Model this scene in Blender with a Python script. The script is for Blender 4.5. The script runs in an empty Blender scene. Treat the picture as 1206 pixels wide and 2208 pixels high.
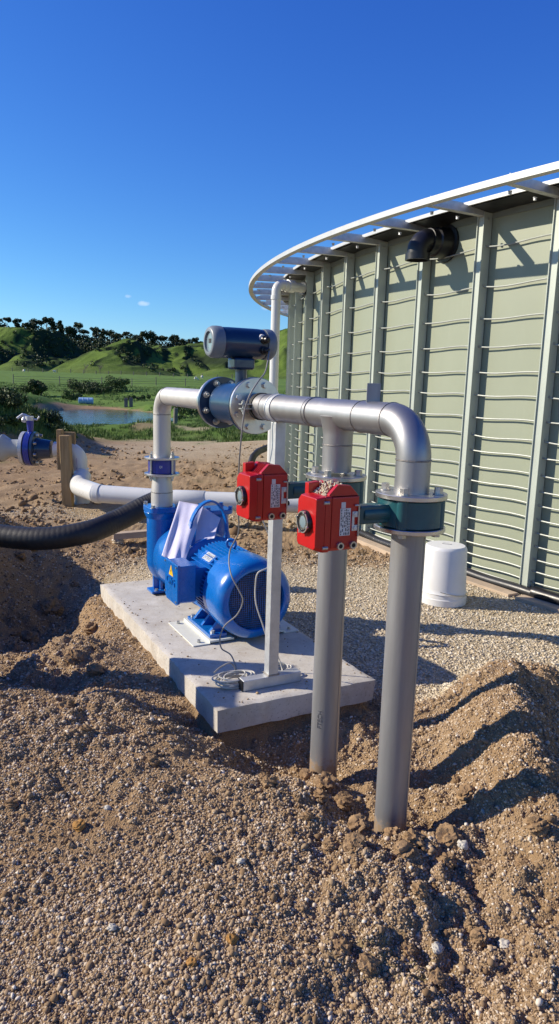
import bpy, bmesh, math, random
import numpy as np
from math import sin, cos, pi, radians, sqrt, atan2, hypot, tan
from mathutils import Vector, Matrix
random.seed(7); rng = np.random.default_rng(11)
SC = bpy.context.scene; COL = SC.collection
# ------------------------------------------------------------------ camera
F, PITCH, ROLL, CH = 1540.0, radians(10.3), radians(1.75), 1.6
W, H = 1206, 2208
fwd = Vector((0, cos(PITCH), -sin(PITCH))); rt0 = Vector((1, 0, 0)); up0 = rt0.cross(fwd)
CR = cos(ROLL)*rt0 + sin(ROLL)*up0; CU = -sin(ROLL)*rt0 + cos(ROLL)*up0
cam = bpy.data.cameras.new('camera'); co = bpy.data.objects.new('camera', cam); COL.objects.link(co)
co.matrix_world = Matrix(((CR.x, CU.x, -fwd.x, 0), (CR.y, CU.y, -fwd.y, 0), (CR.z, CU.z, -fwd.z, CH), (0, 0, 0, 1)))
cam.sensor_fit = 'VERTICAL'; cam.sensor_height = 36; cam.lens = F*36/H; cam.clip_start = .05; cam.clip_end = 6000
SC.camera = co
def ray(px, py): return fwd + CR*((px-W/2)/F) - CU*((py-H/2)/F)
def at(px, py, Y):
    r = ray(px, py); return Vector((0, 0, CH)) + r*(Y/r.y)
def atz(px, py, z):
    r = ray(px, py); return Vector((0, 0, CH)) + r*((z-CH)/r.z)
# pump frame: N at the near standpipe, U along the pipe line away from camera, V to the right
N = Vector((.43, 2.316, 0)); U = Vector((-.465, .885, 0)).normalized(); V = Vector((U.y, -U.x, 0)); Z = Vector((0, 0, 1))
def P(t, s, z): return N + U*t + V*s + Z*z
# ------------------------------------------------------------------ materials
MATS = {}
def nodes(name):
    m = bpy.data.materials.new(name); m.use_nodes = True; nt = m.node_tree
    return m, nt, nt.nodes['Principled BSDF']
def ramp(nt, fac, stops):
    r = nt.nodes.new('ShaderNodeValToRGB'); e = r.color_ramp.elements
    while len(e) < len(stops): e.new(.5)
    for i, (p, c) in enumerate(stops):
        e[i].position = p; e[i].color = (*c, 1) if len(c) == 3 else c
    nt.links.new(fac, r.inputs[0]); return r.outputs[0]
def noise(nt, scale, detail=4, rough=.6, vec=None, w=None):
    n = nt.nodes.new('ShaderNodeTexNoise'); n.inputs['Scale'].default_value = scale
    n.inputs['Detail'].default_value = detail; n.inputs['Roughness'].default_value = rough
    if vec is not None: nt.links.new(vec, n.inputs['Vector'])
    return n.outputs['Fac']
def tcoord(nt, sc=(1, 1, 1)):
    t = nt.nodes.new('ShaderNodeTexCoord'); m = nt.nodes.new('ShaderNodeMapping'); m.inputs['Scale'].default_value = sc
    nt.links.new(t.outputs['Object'], m.inputs['Vector']); return m.outputs['Vector']
def mixc(nt, fac, a, b, mode='MIX'):
    m = nt.nodes.new('ShaderNodeMix'); m.data_type = 'RGBA'; m.blend_type = mode
    for k, v in ((0, fac), (6, a), (7, b)):
        if hasattr(v, 'is_linked') or hasattr(v, 'links'): nt.links.new(v, m.inputs[k])
        else: m.inputs[k].default_value = v if k == 0 else (*v, 1)
    return m.outputs[2]
def bump(nt, b, h, strength=.3, dist=.01):
    n = nt.nodes.new('ShaderNodeBump'); n.inputs['Strength'].default_value = strength; n.inputs['Distance'].default_value = dist
    nt.links.new(h, n.inputs['Height']); nt.links.new(n.outputs[0], b.inputs['Normal'])
def paint(name, col, rough=.45, metal=0, var=.18, scale=6, sc=(1, 1, 1), dirt=None, dirtamt=.5, bmp=0, bscale=60, spec=.5, coat=0, rvar=.15, trans=0):
    m, nt, b = nodes(name); v = tcoord(nt, sc)
    n = noise(nt, scale, 6, .65, v)
    lo = tuple(c*(1-var) for c in col); hi = tuple(min(1, c*(1+var)) for c in col)
    c = ramp(nt, n, [(.3, lo), (.7, hi)])
    if dirt:
        n2 = noise(nt, scale*.7+1.3, 8, .75, v); f = ramp(nt, n2, [(1-dirtamt, (0, 0, 0)), (min(1, 1.25-dirtamt), (.8, .8, .8))])
        c = mixc(nt, f, c, dirt)
    nt.links.new(c, b.inputs['Base Color'])
    b.inputs['Metallic'].default_value = metal; b.inputs['Specular IOR Level'].default_value = spec
    r = nt.nodes.new('ShaderNodeMapRange'); r.inputs[3].default_value = max(.05, rough-rvar); r.inputs[4].default_value = min(1, rough+rvar)
    nt.links.new(noise(nt, scale*3, 5, .7, v), r.inputs[0]); nt.links.new(r.outputs[0], b.inputs['Roughness'])
    if coat: b.inputs['Coat Weight'].default_value = coat; b.inputs['Coat Roughness'].default_value = .12
    if bmp: bump(nt, b, noise(nt, bscale, 6, .7, v), bmp, .004)
    if trans: b.inputs['Subsurface Weight'].default_value = trans; b.inputs['Subsurface Radius'].default_value = (.02, .02, .02)
    return m
M = dict(
 steel=paint('stainless_pipe', (.36, .355, .355), .46, .85, .18, 5, (1, 1, .35), bmp=.06, bscale=30, dirt=(.30, .275, .25), dirtamt=.40, rvar=.06),
 steel_dull=paint('weathered_stainless', (.33, .33, .335), .46, .6, .22, 7, (1, 1, .12), bmp=.12, bscale=40, dirt=(.20, .195, .19), dirtamt=.46),
 flange=paint('machined_flange', (.62, .60, .57), .36, 1, .1, 12, bmp=.06),
 steel_matte=paint('matte_stainless', (.56, .535, .50), .5, .55, .10, 5, (1, 1, .35), bmp=.05, dirt=(.36, .33, .30), dirtamt=.38),
 pipegrey=paint('grey_white_adapter', (.36, .38, .37), .45, 0, .08, 6),
 weld=paint('weld_bead', (.30, .28, .26), .5, 1, .3, 40, bmp=.5, bscale=200),
 galv=paint('galvanised_steel', (.55, .56, .56), .5, .6, .16, 14, bmp=.05),
 zinc=paint('zinc_bolt', (.50, .49, .46), .42, .9, .25, 30),
 alu=paint('white_aluminium_ring', (.50, .51, .50), .5, .2, .06, 5),
 blue=paint('pump_blue_paint', (.003, .125, .45), .28, 0, .14, 5, coat=.5, bmp=.05, bscale=90, dirt=(.07, .13, .30), dirtamt=.36),
 navy=paint('meter_dark_blue_paint', (.008, .032, .080), .33, 0, .15, 6, coat=.4, bmp=.04, bscale=100),
 valveblue=paint('cobalt_epoxy', (.010, .028, .26), .35, 0, .2, 12, coat=.3, bmp=.06),
 teal=paint('teal_epoxy_casting', (.012, .085, .10), .38, 0, .2, 9, coat=.2, bmp=.15, bscale=50),
 red=paint('red_actuator_paint', (.44, .005, .006), .36, 0, .12, 8, coat=.3, bmp=.12, bscale=160),
 grey=paint('meter_grey_cap', (.17, .20, .23), .42, 0, .1, 10, bmp=.08),
 black=paint('black_plastic', (.012, .012, .014), .38, 0, .3, 10, bmp=.05),
 dark=paint('dark_void', (.008, .008, .008), .7),
 rubber=paint('black_rubber_hose', (.016, .015, .015), .52, 0, .35, 8, dirt=(.10, .08, .06), dirtamt=.38, bmp=.3, bscale=60),
 pvc=paint('white_pvc', (.64, .64, .61), .30, 0, .05, 3, coat=.2, dirt=(.45, .40, .33), dirtamt=.3, spec=.5),
 bucket=paint('white_bucket_plastic', (.70, .70, .68), .42, 0, .04, 4, dirt=(.50, .45, .38), dirtamt=.27, trans=.05),
 glass=paint('display_glass', (.20, .27, .30), .08, 0, .1, 4, spec=.8),
 label=paint('white_label', (.66, .64, .60), .5, 0, .06, 10),
 plate=paint('silver_nameplate', (.60, .62, .62), .4, .5, .2, 60),
 ink=paint('label_ink', (.03, .03, .035), .6),
 stain=paint('faint_stencil_ink', (.10, .10, .11), .6),
 yellow=paint('warning_yellow', (.80, .48, .02), .45),
 cream=paint('cream_base_plate', (.70, .70, .62), .45, 0, .06, 8, dirt=(.4, .33, .24), dirtamt=.32),
 sheet=paint('white_plastic_sheet', (.62, .60, .74), .35, 0, .10, 9, bmp=.2, bscale=25),
 cable=paint('grey_cable', (.23, .22, .21), .55, 0, .1, 10),
 cable_l=paint('pale_cable', (.52, .50, .45), .5, 0, .15, 10),
 post=paint('sage_green_post', (.42, .46, .40), .48, .12, .09, 6, (1, 1, .4), bmp=.04, dirt=(.26, .27, .22), dirtamt=.35),
 rod=paint('galvanised_hoop_rod', (.34, .36, .33), .5, .3, .1, 20),
 eave=paint('dark_eave_plate', (.055, .06, .06), .5, 0, .2, 6),
 eavegreen=paint('eave_fascia', (.20, .225, .19), .55, 0, .1, 6),
 membrane=paint('black_liner', (.018, .018, .02), .4, 0, .4, 4, bmp=.5, bscale=8),
 bark=paint('tree_bark', (.10, .075, .055), .9, 0, .3, 3),
 bare=paint('bare_branches', (.16, .13, .11), .9, 0, .3, 3),
 oldwood=paint('weathered_fence_wood', (.16, .14, .12), .9, 0, .3, 4),
 wool=paint('sheep_wool', (.62, .58, .50), .9, 0, .1, 5),
 drumblue=paint('faded_blue_drum', (.30, .45, .62), .45, 0, .15, 4),
)
def wood():
    m, nt, b = nodes('treated_pine'); v = tcoord(nt, (30, 30, 2.0))
    n = noise(nt, 1.5, 6, .7, v); c = ramp(nt, n, [(.25, (.20, .125, .052)), (.5, (.33, .215, .095)), (.75, (.44, .30, .15))])
    k = noise(nt, 3, 3, .5, tcoord(nt, (3, 3, 1))); c = mixc(nt, ramp(nt, k, [(.55, (0, 0, 0)), (.75, (.5, .5, .5))]), c, (.22, .19, .12))
    nt.links.new(c, b.inputs['Base Color']); b.inputs['Roughness'].default_value = .8; bump(nt, b, n, .4, .003); return m
M['wood'] = wood()
M['plank'] = paint('pale_sawn_plank', (.44, .34, .24), .8, 0, .22, 4, (1, 1, 6), bmp=.3, bscale=30)
def wallmat():
    m, nt, b = nodes('sage_tank_sheet'); v = tcoord(nt, (1, 1, .6))
    n = noise(nt, 1.2, 5, .6, v); c = ramp(nt, n, [(.3, (.255, .28, .20)), (.7, (.295, .32, .232))])
    st = noise(nt, 5, 7, .75, tcoord(nt, (2.5, 2.5, .35))); c = mixc(nt, ramp(nt, st, [(.56, (0, 0, 0)), (.78, (.45, .45, .45))]), c, (.33, .35, .26))
    # dust splashed up from the gravel along the foot
    nt.links.new(c, b.inputs['Base Color']); b.inputs['Roughness'].default_value = .48
    bump(nt, b, noise(nt, .9, 3, .5, v), .25, .03); return m
M['wall'] = wallmat()
def concrete():
    m, nt, b = nodes('concrete'); v = tcoord(nt)
    n = noise(nt, 4, 8, .7, v); c = ramp(nt, n, [(.3, (.46, .43, .375)), (.7, (.62, .585, .515))])
    n2 = noise(nt, 14, 8, .8, v); c = mixc(nt, ramp(nt, n2, [(.5, (0, 0, 0)), (.7, (.6, .6, .6))]), c, (.40, .33, .24)); n4 = noise(nt, 2.2, 7, .75, v); c = mixc(nt, ramp(nt, n4, [(.5, (0, 0, 0)), (.62, (.5, .5, .5))]), c, (.36, .31, .25))
    n3 = noise(nt, 90, 3, .6, v); c = mixc(nt, ramp(nt, n3, [(.62, (0, 0, 0)), (.68, (.7, .7, .7))]), c, (.20, .17, .13))
    nt.links.new(c, b.inputs['Base Color']); b.inputs['Roughness'].default_value = .85
    bump(nt, b, noise(nt, 35, 8, .75, v), .5, .004); return m
M['concrete'] = concrete()
def groundmat():
    m, nt, b = nodes('site_ground')
    def att(n):
        a = nt.nodes.new('ShaderNodeAttribute'); a.attribute_name = n; return a.outputs['Fac']
    v = tcoord(nt)
    fine = noise(nt, 130, 5, .75, v); mid = noise(nt, 9, 7, .7, v); big = noise(nt, 1.3, 5, .6, v)
    d1 = ramp(nt, fine, [(.28, (.19, .118, .06)), (.5, (.36, .245, .14)), (.68, (.53, .40, .26))])
    d2 = ramp(nt, mid, [(.3, (.22, .135, .065)), (.7, (.43, .305, .18))])
    dirt = mixc(nt, .5, d1, d2)
    dirt = mixc(nt, ramp(nt, big, [(.42, (0, 0, 0)), (.66, (.55, .55, .55))]), dirt, (.26, .155, .07))
    vo = nt.nodes.new('ShaderNodeTexVoronoi'); vo.inputs['Scale'].default_value = 75; nt.links.new(v, vo.inputs['Vector'])
    g1 = ramp(nt, vo.outputs['Color'], [(.1, (.34, .27, .17)), (.5, (.50, .42, .29)), (.9, (.63, .56, .43))])
    gn = noise(nt, 3, 6, .7, v); grav = mixc(nt, ramp(nt, gn, [(.5, (0, 0, 0)), (.72, (.6, .6, .6))]), g1, (.33, .24, .135))
    gf = noise(nt, .35, 8, .75, v); gg = ramp(nt, gf, [(.3, (.075, .140, .022)), (.55, (.115, .200, .034)), (.75, (.165, .225, .055))])
    gf2 = noise(nt, 6, 6, .8, v); gg = mixc(nt, ramp(nt, gf2, [(.45, (0, 0, 0)), (.7, (.5, .5, .5))]), gg, (.095, .125, .035))
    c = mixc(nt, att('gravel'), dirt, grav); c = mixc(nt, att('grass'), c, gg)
    nt.links.new(c, b.inputs['Base Color']); b.inputs['Roughness'].default_value = .95; b.inputs['Specular IOR Level'].default_value = .15
    vb = nt.nodes.new('ShaderNodeTexVoronoi'); vb.inputs['Scale'].default_value = 150; nt.links.new(v, vb.inputs['Vector'])
    hsum = nt.nodes.new('ShaderNodeMath'); hsum.operation = 'SUBTRACT'; nt.links.new(fine, hsum.inputs[0]); nt.links.new(vb.outputs['Distance'], hsum.inputs[1])
    bump(nt, b, hsum.outputs[0], .9, .007); return m
M['ground'] = groundmat()
def islandmat(name, stops, rough=.85, nsc=60):
    m, nt, b = nodes(name); g = nt.nodes.new('ShaderNodeNewGeometry')
    c = ramp(nt, g.outputs['Random Per Island'], stops)
    n = noise(nt, nsc, 4, .7, tcoord(nt)); c = mixc(nt, .35, c, ramp(nt, n, [(.3, (.25, .25, .25)), (.7, (.9, .9, .9))]), 'MULTIPLY')
    nt.links.new(c, b.inputs['Base Color']); b.inputs['Roughness'].default_value = rough; b.inputs['Specular IOR Level'].default_value = .25
    return m
def mudded(m, top):
    nt = m.node_tree; b = nt.nodes['Principled BSDF']; src = b.inputs['Base Color'].links[0].from_socket
    tc_ = nt.nodes.new('ShaderNodeNewGeometry'); sp_ = nt.nodes.new('ShaderNodeSeparateXYZ'); nt.links.new(tc_.outputs['Position'], sp_.inputs[0])
    mr = nt.nodes.new('ShaderNodeMapRange'); mr.inputs[1].default_value = top; mr.inputs[2].default_value = -.02; mr.inputs[3].default_value = 0; mr.inputs[4].default_value = .62; nt.links.new(sp_.outputs[2], mr.inputs[0])
    ad = nt.nodes.new('ShaderNodeMath'); nt.links.new(mr.outputs[0], ad.inputs[0]); nt.links.new(noise(nt, 38, 8, .8, tc_.outputs['Position']), ad.inputs[1])
    f = ramp(nt, ad.outputs[0], [(.72, (0, 0, 0)), (.84, (.85, .85, .85))]); nt.links.new(mixc(nt, f, src, (.27, .18, .10)), b.inputs['Base Color'])
    g = nt.nodes.new('ShaderNodeMath'); g.operation = 'SUBTRACT'; g.inputs[0].default_value = b.inputs['Metallic'].default_value; nt.links.new(f, g.inputs[1]); g.use_clamp = True; nt.links.new(g.outputs[0], b.inputs['Metallic'])
mudded(M['steel_dull'], .16)
M['stone'] = islandmat('mixed_gravel', [(0, (.23, .15, .08)), (.35, (.39, .27, .16)), (.65, (.51, .38, .245)), (.9, (.63, .51, .37)), (1, (.78, .70, .58))])
M['crumb'] = islandmat('dirt_crumb', [(0, (.22, .135, .068)), (.5, (.33, .22, .12)), (1, (.43, .31, .185))], .95, 120)
M['yardstone'] = islandmat('pale_gravel', [(0, (.38, .29, .17)), (.4, (.58, .48, .33)), (.75, (.72, .62, .46)), (1, (.82, .75, .61))])
M['leaf'] = islandmat('dark_foliage', [(0, (.016, .030, .010)), (.5, (.030, .052, .016)), (1, (.055, .085, .028))], .6, 5)
M['scrub'] = islandmat('scrub_foliage', [(0, (.020, .035, .012)), (.5, (.045, .075, .020)), (1, (.09, .13, .035))], .6, 5)
M['bushleaf'] = islandmat('bush_foliage', [(0, (.03, .055, .012)), (.5, (.065, .11, .025)), (1, (.12, .18, .045))], .6, 5)
M['grassblade'] = islandmat('grass_blades', [(0, (.05, .10, .02)), (.5, (.10, .18, .035)), (1, (.19, .25, .07))], .6, 5)
def hillmat():
    m, nt, b = nodes('hill_pasture'); v = tcoord(nt)
    n = noise(nt, .02, 8, .7, v); c = ramp(nt, n, [(.3, (.070, .120, .020)), (.55, (.105, .160, .030)), (.75, (.145, .170, .045))])
    sp = noise(nt, .25, 6, .8, v); c = mixc(nt, ramp(nt, sp, [(.5, (0, 0, 0)), (.66, (.5, .5, .5))]), c, (.045, .075, .022))
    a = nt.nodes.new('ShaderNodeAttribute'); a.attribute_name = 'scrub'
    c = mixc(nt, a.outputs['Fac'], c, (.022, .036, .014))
    nt.links.new(c, b.inputs['Base Color']); b.inputs['Roughness'].default_value = .95; b.inputs['Specular IOR Level'].default_value = .1
    bump(nt, b, sp, .5, 1.5); return m
M['hill'] = hillmat()
def watermat():
    m, nt, b = nodes('pond_water'); b.inputs['Base Color'].default_value = (.012, .025, .022, 1)
    b.inputs['Roughness'].default_value = .06; b.inputs['IOR'].default_value = 1.33
    bump(nt, b, noise(nt, 2.2, 4, .6, tcoord(nt, (1, .5, 1))), .7, .06); return m
M['water'] = watermat()
# ------------------------------------------------------------------ object helpers
ORG = {}
def tag(o, label, cat=None, group=None, kind=None):
    if label: o['label'] = label
    if cat: o['category'] = cat
    if group: o['group'] = group
    if kind: o['kind'] = kind
    return o
def thing(name, loc, label, cat, group=None):
    o = bpy.data.objects.new(name, None); COL.objects.link(o); o.location = loc; o.empty_display_size = .1
    ORG[o] = Vector(loc); return tag(o, label, cat, group)
def frame(axis, hint=None):
    a = axis.normalized(); h = Vector(hint) if hint is not None else (Vector((0, 0, 1)) if abs(a.z) < .9 else Vector((1, 0, 0)))
    x = (h - a*h.dot(a)).normalized(); y = a.cross(x); return x, y, a
class MB:
    def __init__(s): s.v = []; s.f = []; s.marks = []
    def add(s, vs, fs):
        k = len(s.v); s.v += [tuple(p) for p in vs]; s.f += [tuple(i+k for i in f) for f in fs]; return s
    def mark(s): s.marks.append((len(s.v), len(s.f))); return s
    def build_each(s, name, mat, parent=None, *a, **k):
        mk = s.marks+[(len(s.v), len(s.f))]; r = None
        for (v0, f0), (v1, f1) in zip(mk[:-1], mk[1:]):
            m = MB(); m.v = s.v[v0:v1]; m.f = [tuple(i-v0 for i in f) for f in s.f[f0:f1]]; r = m.build(name, mat, parent, *a, **k)
        return r
    def box(s, c, hx, hy, hz, X=Vector((1, 0, 0)), Y=Vector((0, 1, 0)), ZZ=Vector((0, 0, 1))):
        c = Vector(c); vs = [c + X*(i*hx) + Y*(j*hy) + ZZ*(k*hz) for i in (-1, 1) for j in (-1, 1) for k in (-1, 1)]
        return s.add(vs, [(0, 1, 3, 2), (4, 6, 7, 5), (0, 4, 5, 1), (2, 3, 7, 6), (0, 2, 6, 4), (1, 5, 7, 3)])
    def fbox(s, c, ht, hs, hz): return s.box(c, ht, hs, hz, U, V, Z)
    def lathe(s, o, axis, prof, n=32, hint=None, ang0=0, cap=True):
        x, y, a = frame(Vector(axis), hint); o = Vector(o); vs = []; fs = []
        for (d, r) in prof:
            for i in range(n):
                q = ang0 + 2*pi*i/n; vs.append(o + a*d + (x*cos(q) + y*sin(q))*r)
        for j in range(len(prof)-1):
            for i in range(n): fs.append((j*n+i, j*n+(i+1) % n, (j+1)*n+(i+1) % n, (j+1)*n+i))
        if cap: fs.append(tuple(range(n))[::-1]); fs.append(tuple(range((len(prof)-1)*n, len(prof)*n)))
        return s.add(vs, fs)
    def cyl(s, a, b, r, n=24, r2=None, ang0=0):
        a = Vector(a); b = Vector(b); return s.lathe(a, b-a, [(0, r), ((b-a).length, r if r2 is None else r2)], n, None, ang0)
    def tube(s, pts, r, n=12, closed=False, cap=True):
        pts = [Vector(p) for p in pts]; k = len(pts); rr = r if isinstance(r, (list, tuple)) else [r]*k
        T = []
        for i in range(k):
            a = pts[(i-1) % k] if (closed or i > 0) else pts[i]; b = pts[(i+1) % k] if (closed or i < k-1) else pts[i]
            T.append((b-a).normalized())
        x, y, _ = frame(T[0]); vs = []
        for i in range(k):
            x = (x - T[i]*x.dot(T[i])).normalized(); y = T[i].cross(x)
            for j in range(n): q = 2*pi*j/n; vs.append(pts[i] + (x*cos(q)+y*sin(q))*rr[i])
        fs = []
        for i in range(k if closed else k-1):
            i2 = (i+1) % k
            for j in range(n): fs.append((i*n+j, i*n+(j+1) % n, i2*n+(j+1) % n, i2*n+j))
        if not closed and cap: fs.append(tuple(range(n))[::-1]); fs.append(tuple(range((k-1)*n, k*n)))
        return s.add(vs, fs)
    def prism(s, poly, dvec):
        n = len(poly); poly = [Vector(p) for p in poly]; d = Vector(dvec)
        vs = poly + [p+d for p in poly]
        return s.add(vs, [tuple(range(n))[::-1], tuple(range(n, 2*n))] + [(i, (i+1) % n, n+(i+1) % n, n+i) for i in range(n)])
    def bolt(s, c, axis, r, h, shank=None):
        c = Vector(c); a = Vector(axis).normalized(); s.mark()
        s.cyl(c, c+a*h*.12, r*1.25, 16); s.cyl(c+a*h*.12, c+a*h, r, 6, ang0=random.random())
        return s
    def build(s, name, mat, parent=None, smooth=38, bevel=0, seg=2):
        me = bpy.data.meshes.new(name); off = ORG.get(parent, Vector((0, 0, 0)))
        me.from_pydata([(p[0]-off.x, p[1]-off.y, p[2]-off.z) for p in s.v], [], s.f)
        bm = bmesh.new(); bm.from_mesh(me); bmesh.ops.recalc_face_normals(bm, faces=bm.faces); bm.to_mesh(me); bm.free()
        me.materials.append(mat)
        if smooth:
            me.polygons.foreach_set('use_smooth', [True]*len(me.polygons)); me.set_sharp_from_angle(angle=radians(smooth))
        o = bpy.data.objects.new(name, me); COL.objects.link(o)
        if parent is not None: o.parent = parent
        ORG[o] = Vector(off) if parent is not None else Vector((0, 0, 0))
        if bevel:
            b = o.modifiers.new('bevel', 'BEVEL'); b.width = bevel; b.segments = seg; b.limit_method = 'ANGLE'; b.angle_limit = radians(35); b.harden_normals = True
        return o
def npmesh(name, v, f, mat, smooth=False, parent=None):
    """v (n,3) float, f (m,k) int"""
    me = bpy.data.meshes.new(name); n, k = f.shape
    me.vertices.add(len(v)); me.vertices.foreach_set('co', np.ascontiguousarray(v, dtype=np.float32).ravel())
    me.loops.add(n*k); me.loops.foreach_set('vertex_index', np.ascontiguousarray(f, dtype=np.int32).ravel())
    me.polygons.add(n); me.polygons.foreach_set('loop_start', np.arange(0, n*k, k, dtype=np.int32))
    me.polygons.foreach_set('loop_total', np.full(n, k, dtype=np.int32))
    if smooth: me.polygons.foreach_set('use_smooth', np.ones(n, dtype=bool))
    me.update(calc_edges=True); me.materials.append(mat)
    o = bpy.data.objects.new(name, me); COL.objects.link(o)
    if parent is not None: o.parent = parent
    return o
def arc(c, a, b, r, n=10):
    """quarter bend: starts at c + a*r heading b ... ends at c + b*r ; centre of bend c"""
    return [c + a*(r*cos(q)) + b*(r*sin(q)) for q in [pi/2*i/n for i in range(n+1)]]
def bend(p0, corner, p1, r, n=10):
    """polyline p0 -> corner -> p1 with a rounded corner of radius r"""
    p0, corner, p1 = Vector(p0), Vector(corner), Vector(p1)
    d0 = (p0-corner).normalized(); d1 = (p1-corner).normalized(); ang = d0.angle(d1); L = r/tan(ang/2)
    a = corner+d0*L; b = corner+d1*L; c = corner + (d0+d1).normalized()*(r/sin(ang/2))
    out = []
    va = a-c; vb = b-c; th = va.angle(vb)
    for i in range(n+1):
        q = i/n; out.append(c + (va*sin((1-q)*th) + vb*sin(q*th))/sin(th))
    return [p0] + out + [p1]
def spline(pts, n=8):
    pts = [Vector(p) for p in pts]; out = []
    q = [pts[0]*2-pts[1]] + pts + [pts[-1]*2-pts[-2]]
    for i in range(1, len(q)-2):
        for k in range(n):
            t = k/n; a, b, c, d = q[i-1], q[i], q[i+1], q[i+2]
            out.append(.5*((2*b) + (c-a)*t + (2*a-5*b+4*c-d)*t*t + (3*b-a-3*c+d)*t**3))
    out.append(pts[-1]); return out
# ------------------------------------------------------------------ noise + terrain
def _h(ix, iy, seed):
    seed = int(seed); n = (ix.astype(np.int64)*374761393 + iy.astype(np.int64)*668265263 + seed*144269) & 0xffffffff
    n = ((n ^ (n >> 13))*1274126177) & 0xffffffff; return n ^ (n >> 16)
def perlin(x, y, seed=0):
    x0 = np.floor(x); y0 = np.floor(y); fx = x-x0; fy = y-y0
    u = fx*fx*fx*(fx*(fx*6-15)+10); v = fy*fy*fy*(fy*(fy*6-15)+10)
    def g(ix, iy, dx, dy):
        a = (_h(ix, iy, seed) & 1023)*(2*pi/1024); return np.cos(a)*dx+np.sin(a)*dy
    a = g(x0, y0, fx, fy); b = g(x0+1, y0, fx-1, fy); c = g(x0, y0+1, fx, fy-1); d = g(x0+1, y0+1, fx-1, fy-1)
    return (a+(b-a)*u) + ((c+(d-c)*u)-(a+(b-a)*u))*v
def fbm(x, y, sc, octv=4, seed=0, gain=.5):
    t = 0; a = 1
    for i in range(octv):
        t = t + a*perlin(x*sc*2**i+7.3*i, y*sc*2**i-3.1*i, seed+i); a *= gain
    return t
def sstep(a, b, x): q = np.clip((x-a)/(b-a), 0, 1); return q*q*(3-2*q)
def ridge(x, y, pts, side_l, side_r):
    """distance to polyline with heights; side_l for points left of travel, side_r right. returns height field (max)"""
    best = np.zeros_like(x)
    for (x0, y0, h0), (x1, y1, h1) in zip(pts[:-1], pts[1:]):
        dx, dy = x1-x0, y1-y0; L2 = dx*dx+dy*dy; t = np.clip(((x-x0)*dx+(y-y0)*dy)/L2, 0, 1)
        qx = x-(x0+dx*t); qy = y-(y0+dy*t); d = np.hypot(qx, qy); cr = dx*qy-dy*qx
        w = np.where(cr > 0, side_l, side_r); h = h0+(h1-h0)*t
        k = np.clip(1-d/w, 0, 1); best = np.maximum(best, h*(k*k*(3-2*k)*.6+k*.4))
    return best
def gau(x, y, cx, cy, rx, ry=None, rot=0):
    ry = ry or rx; dx = x-cx; dy = y-cy; c, s = cos(rot), sin(rot); a = dx*c+dy*s; b = -dx*s+dy*c
    return np.exp(-(a/rx)**2-(b/ry)**2)
PU = np.array([U.x, U.y]); PV = np.array([V.x, V.y])
def ts(x, y): dx = x-N.x; dy = y-N.y; return dx*PU[0]+dy*PU[1], dx*PV[0]+dy*PV[1]
POND = (-12.2, 46.5, 5.2, 14.5, radians(14.5))
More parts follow.
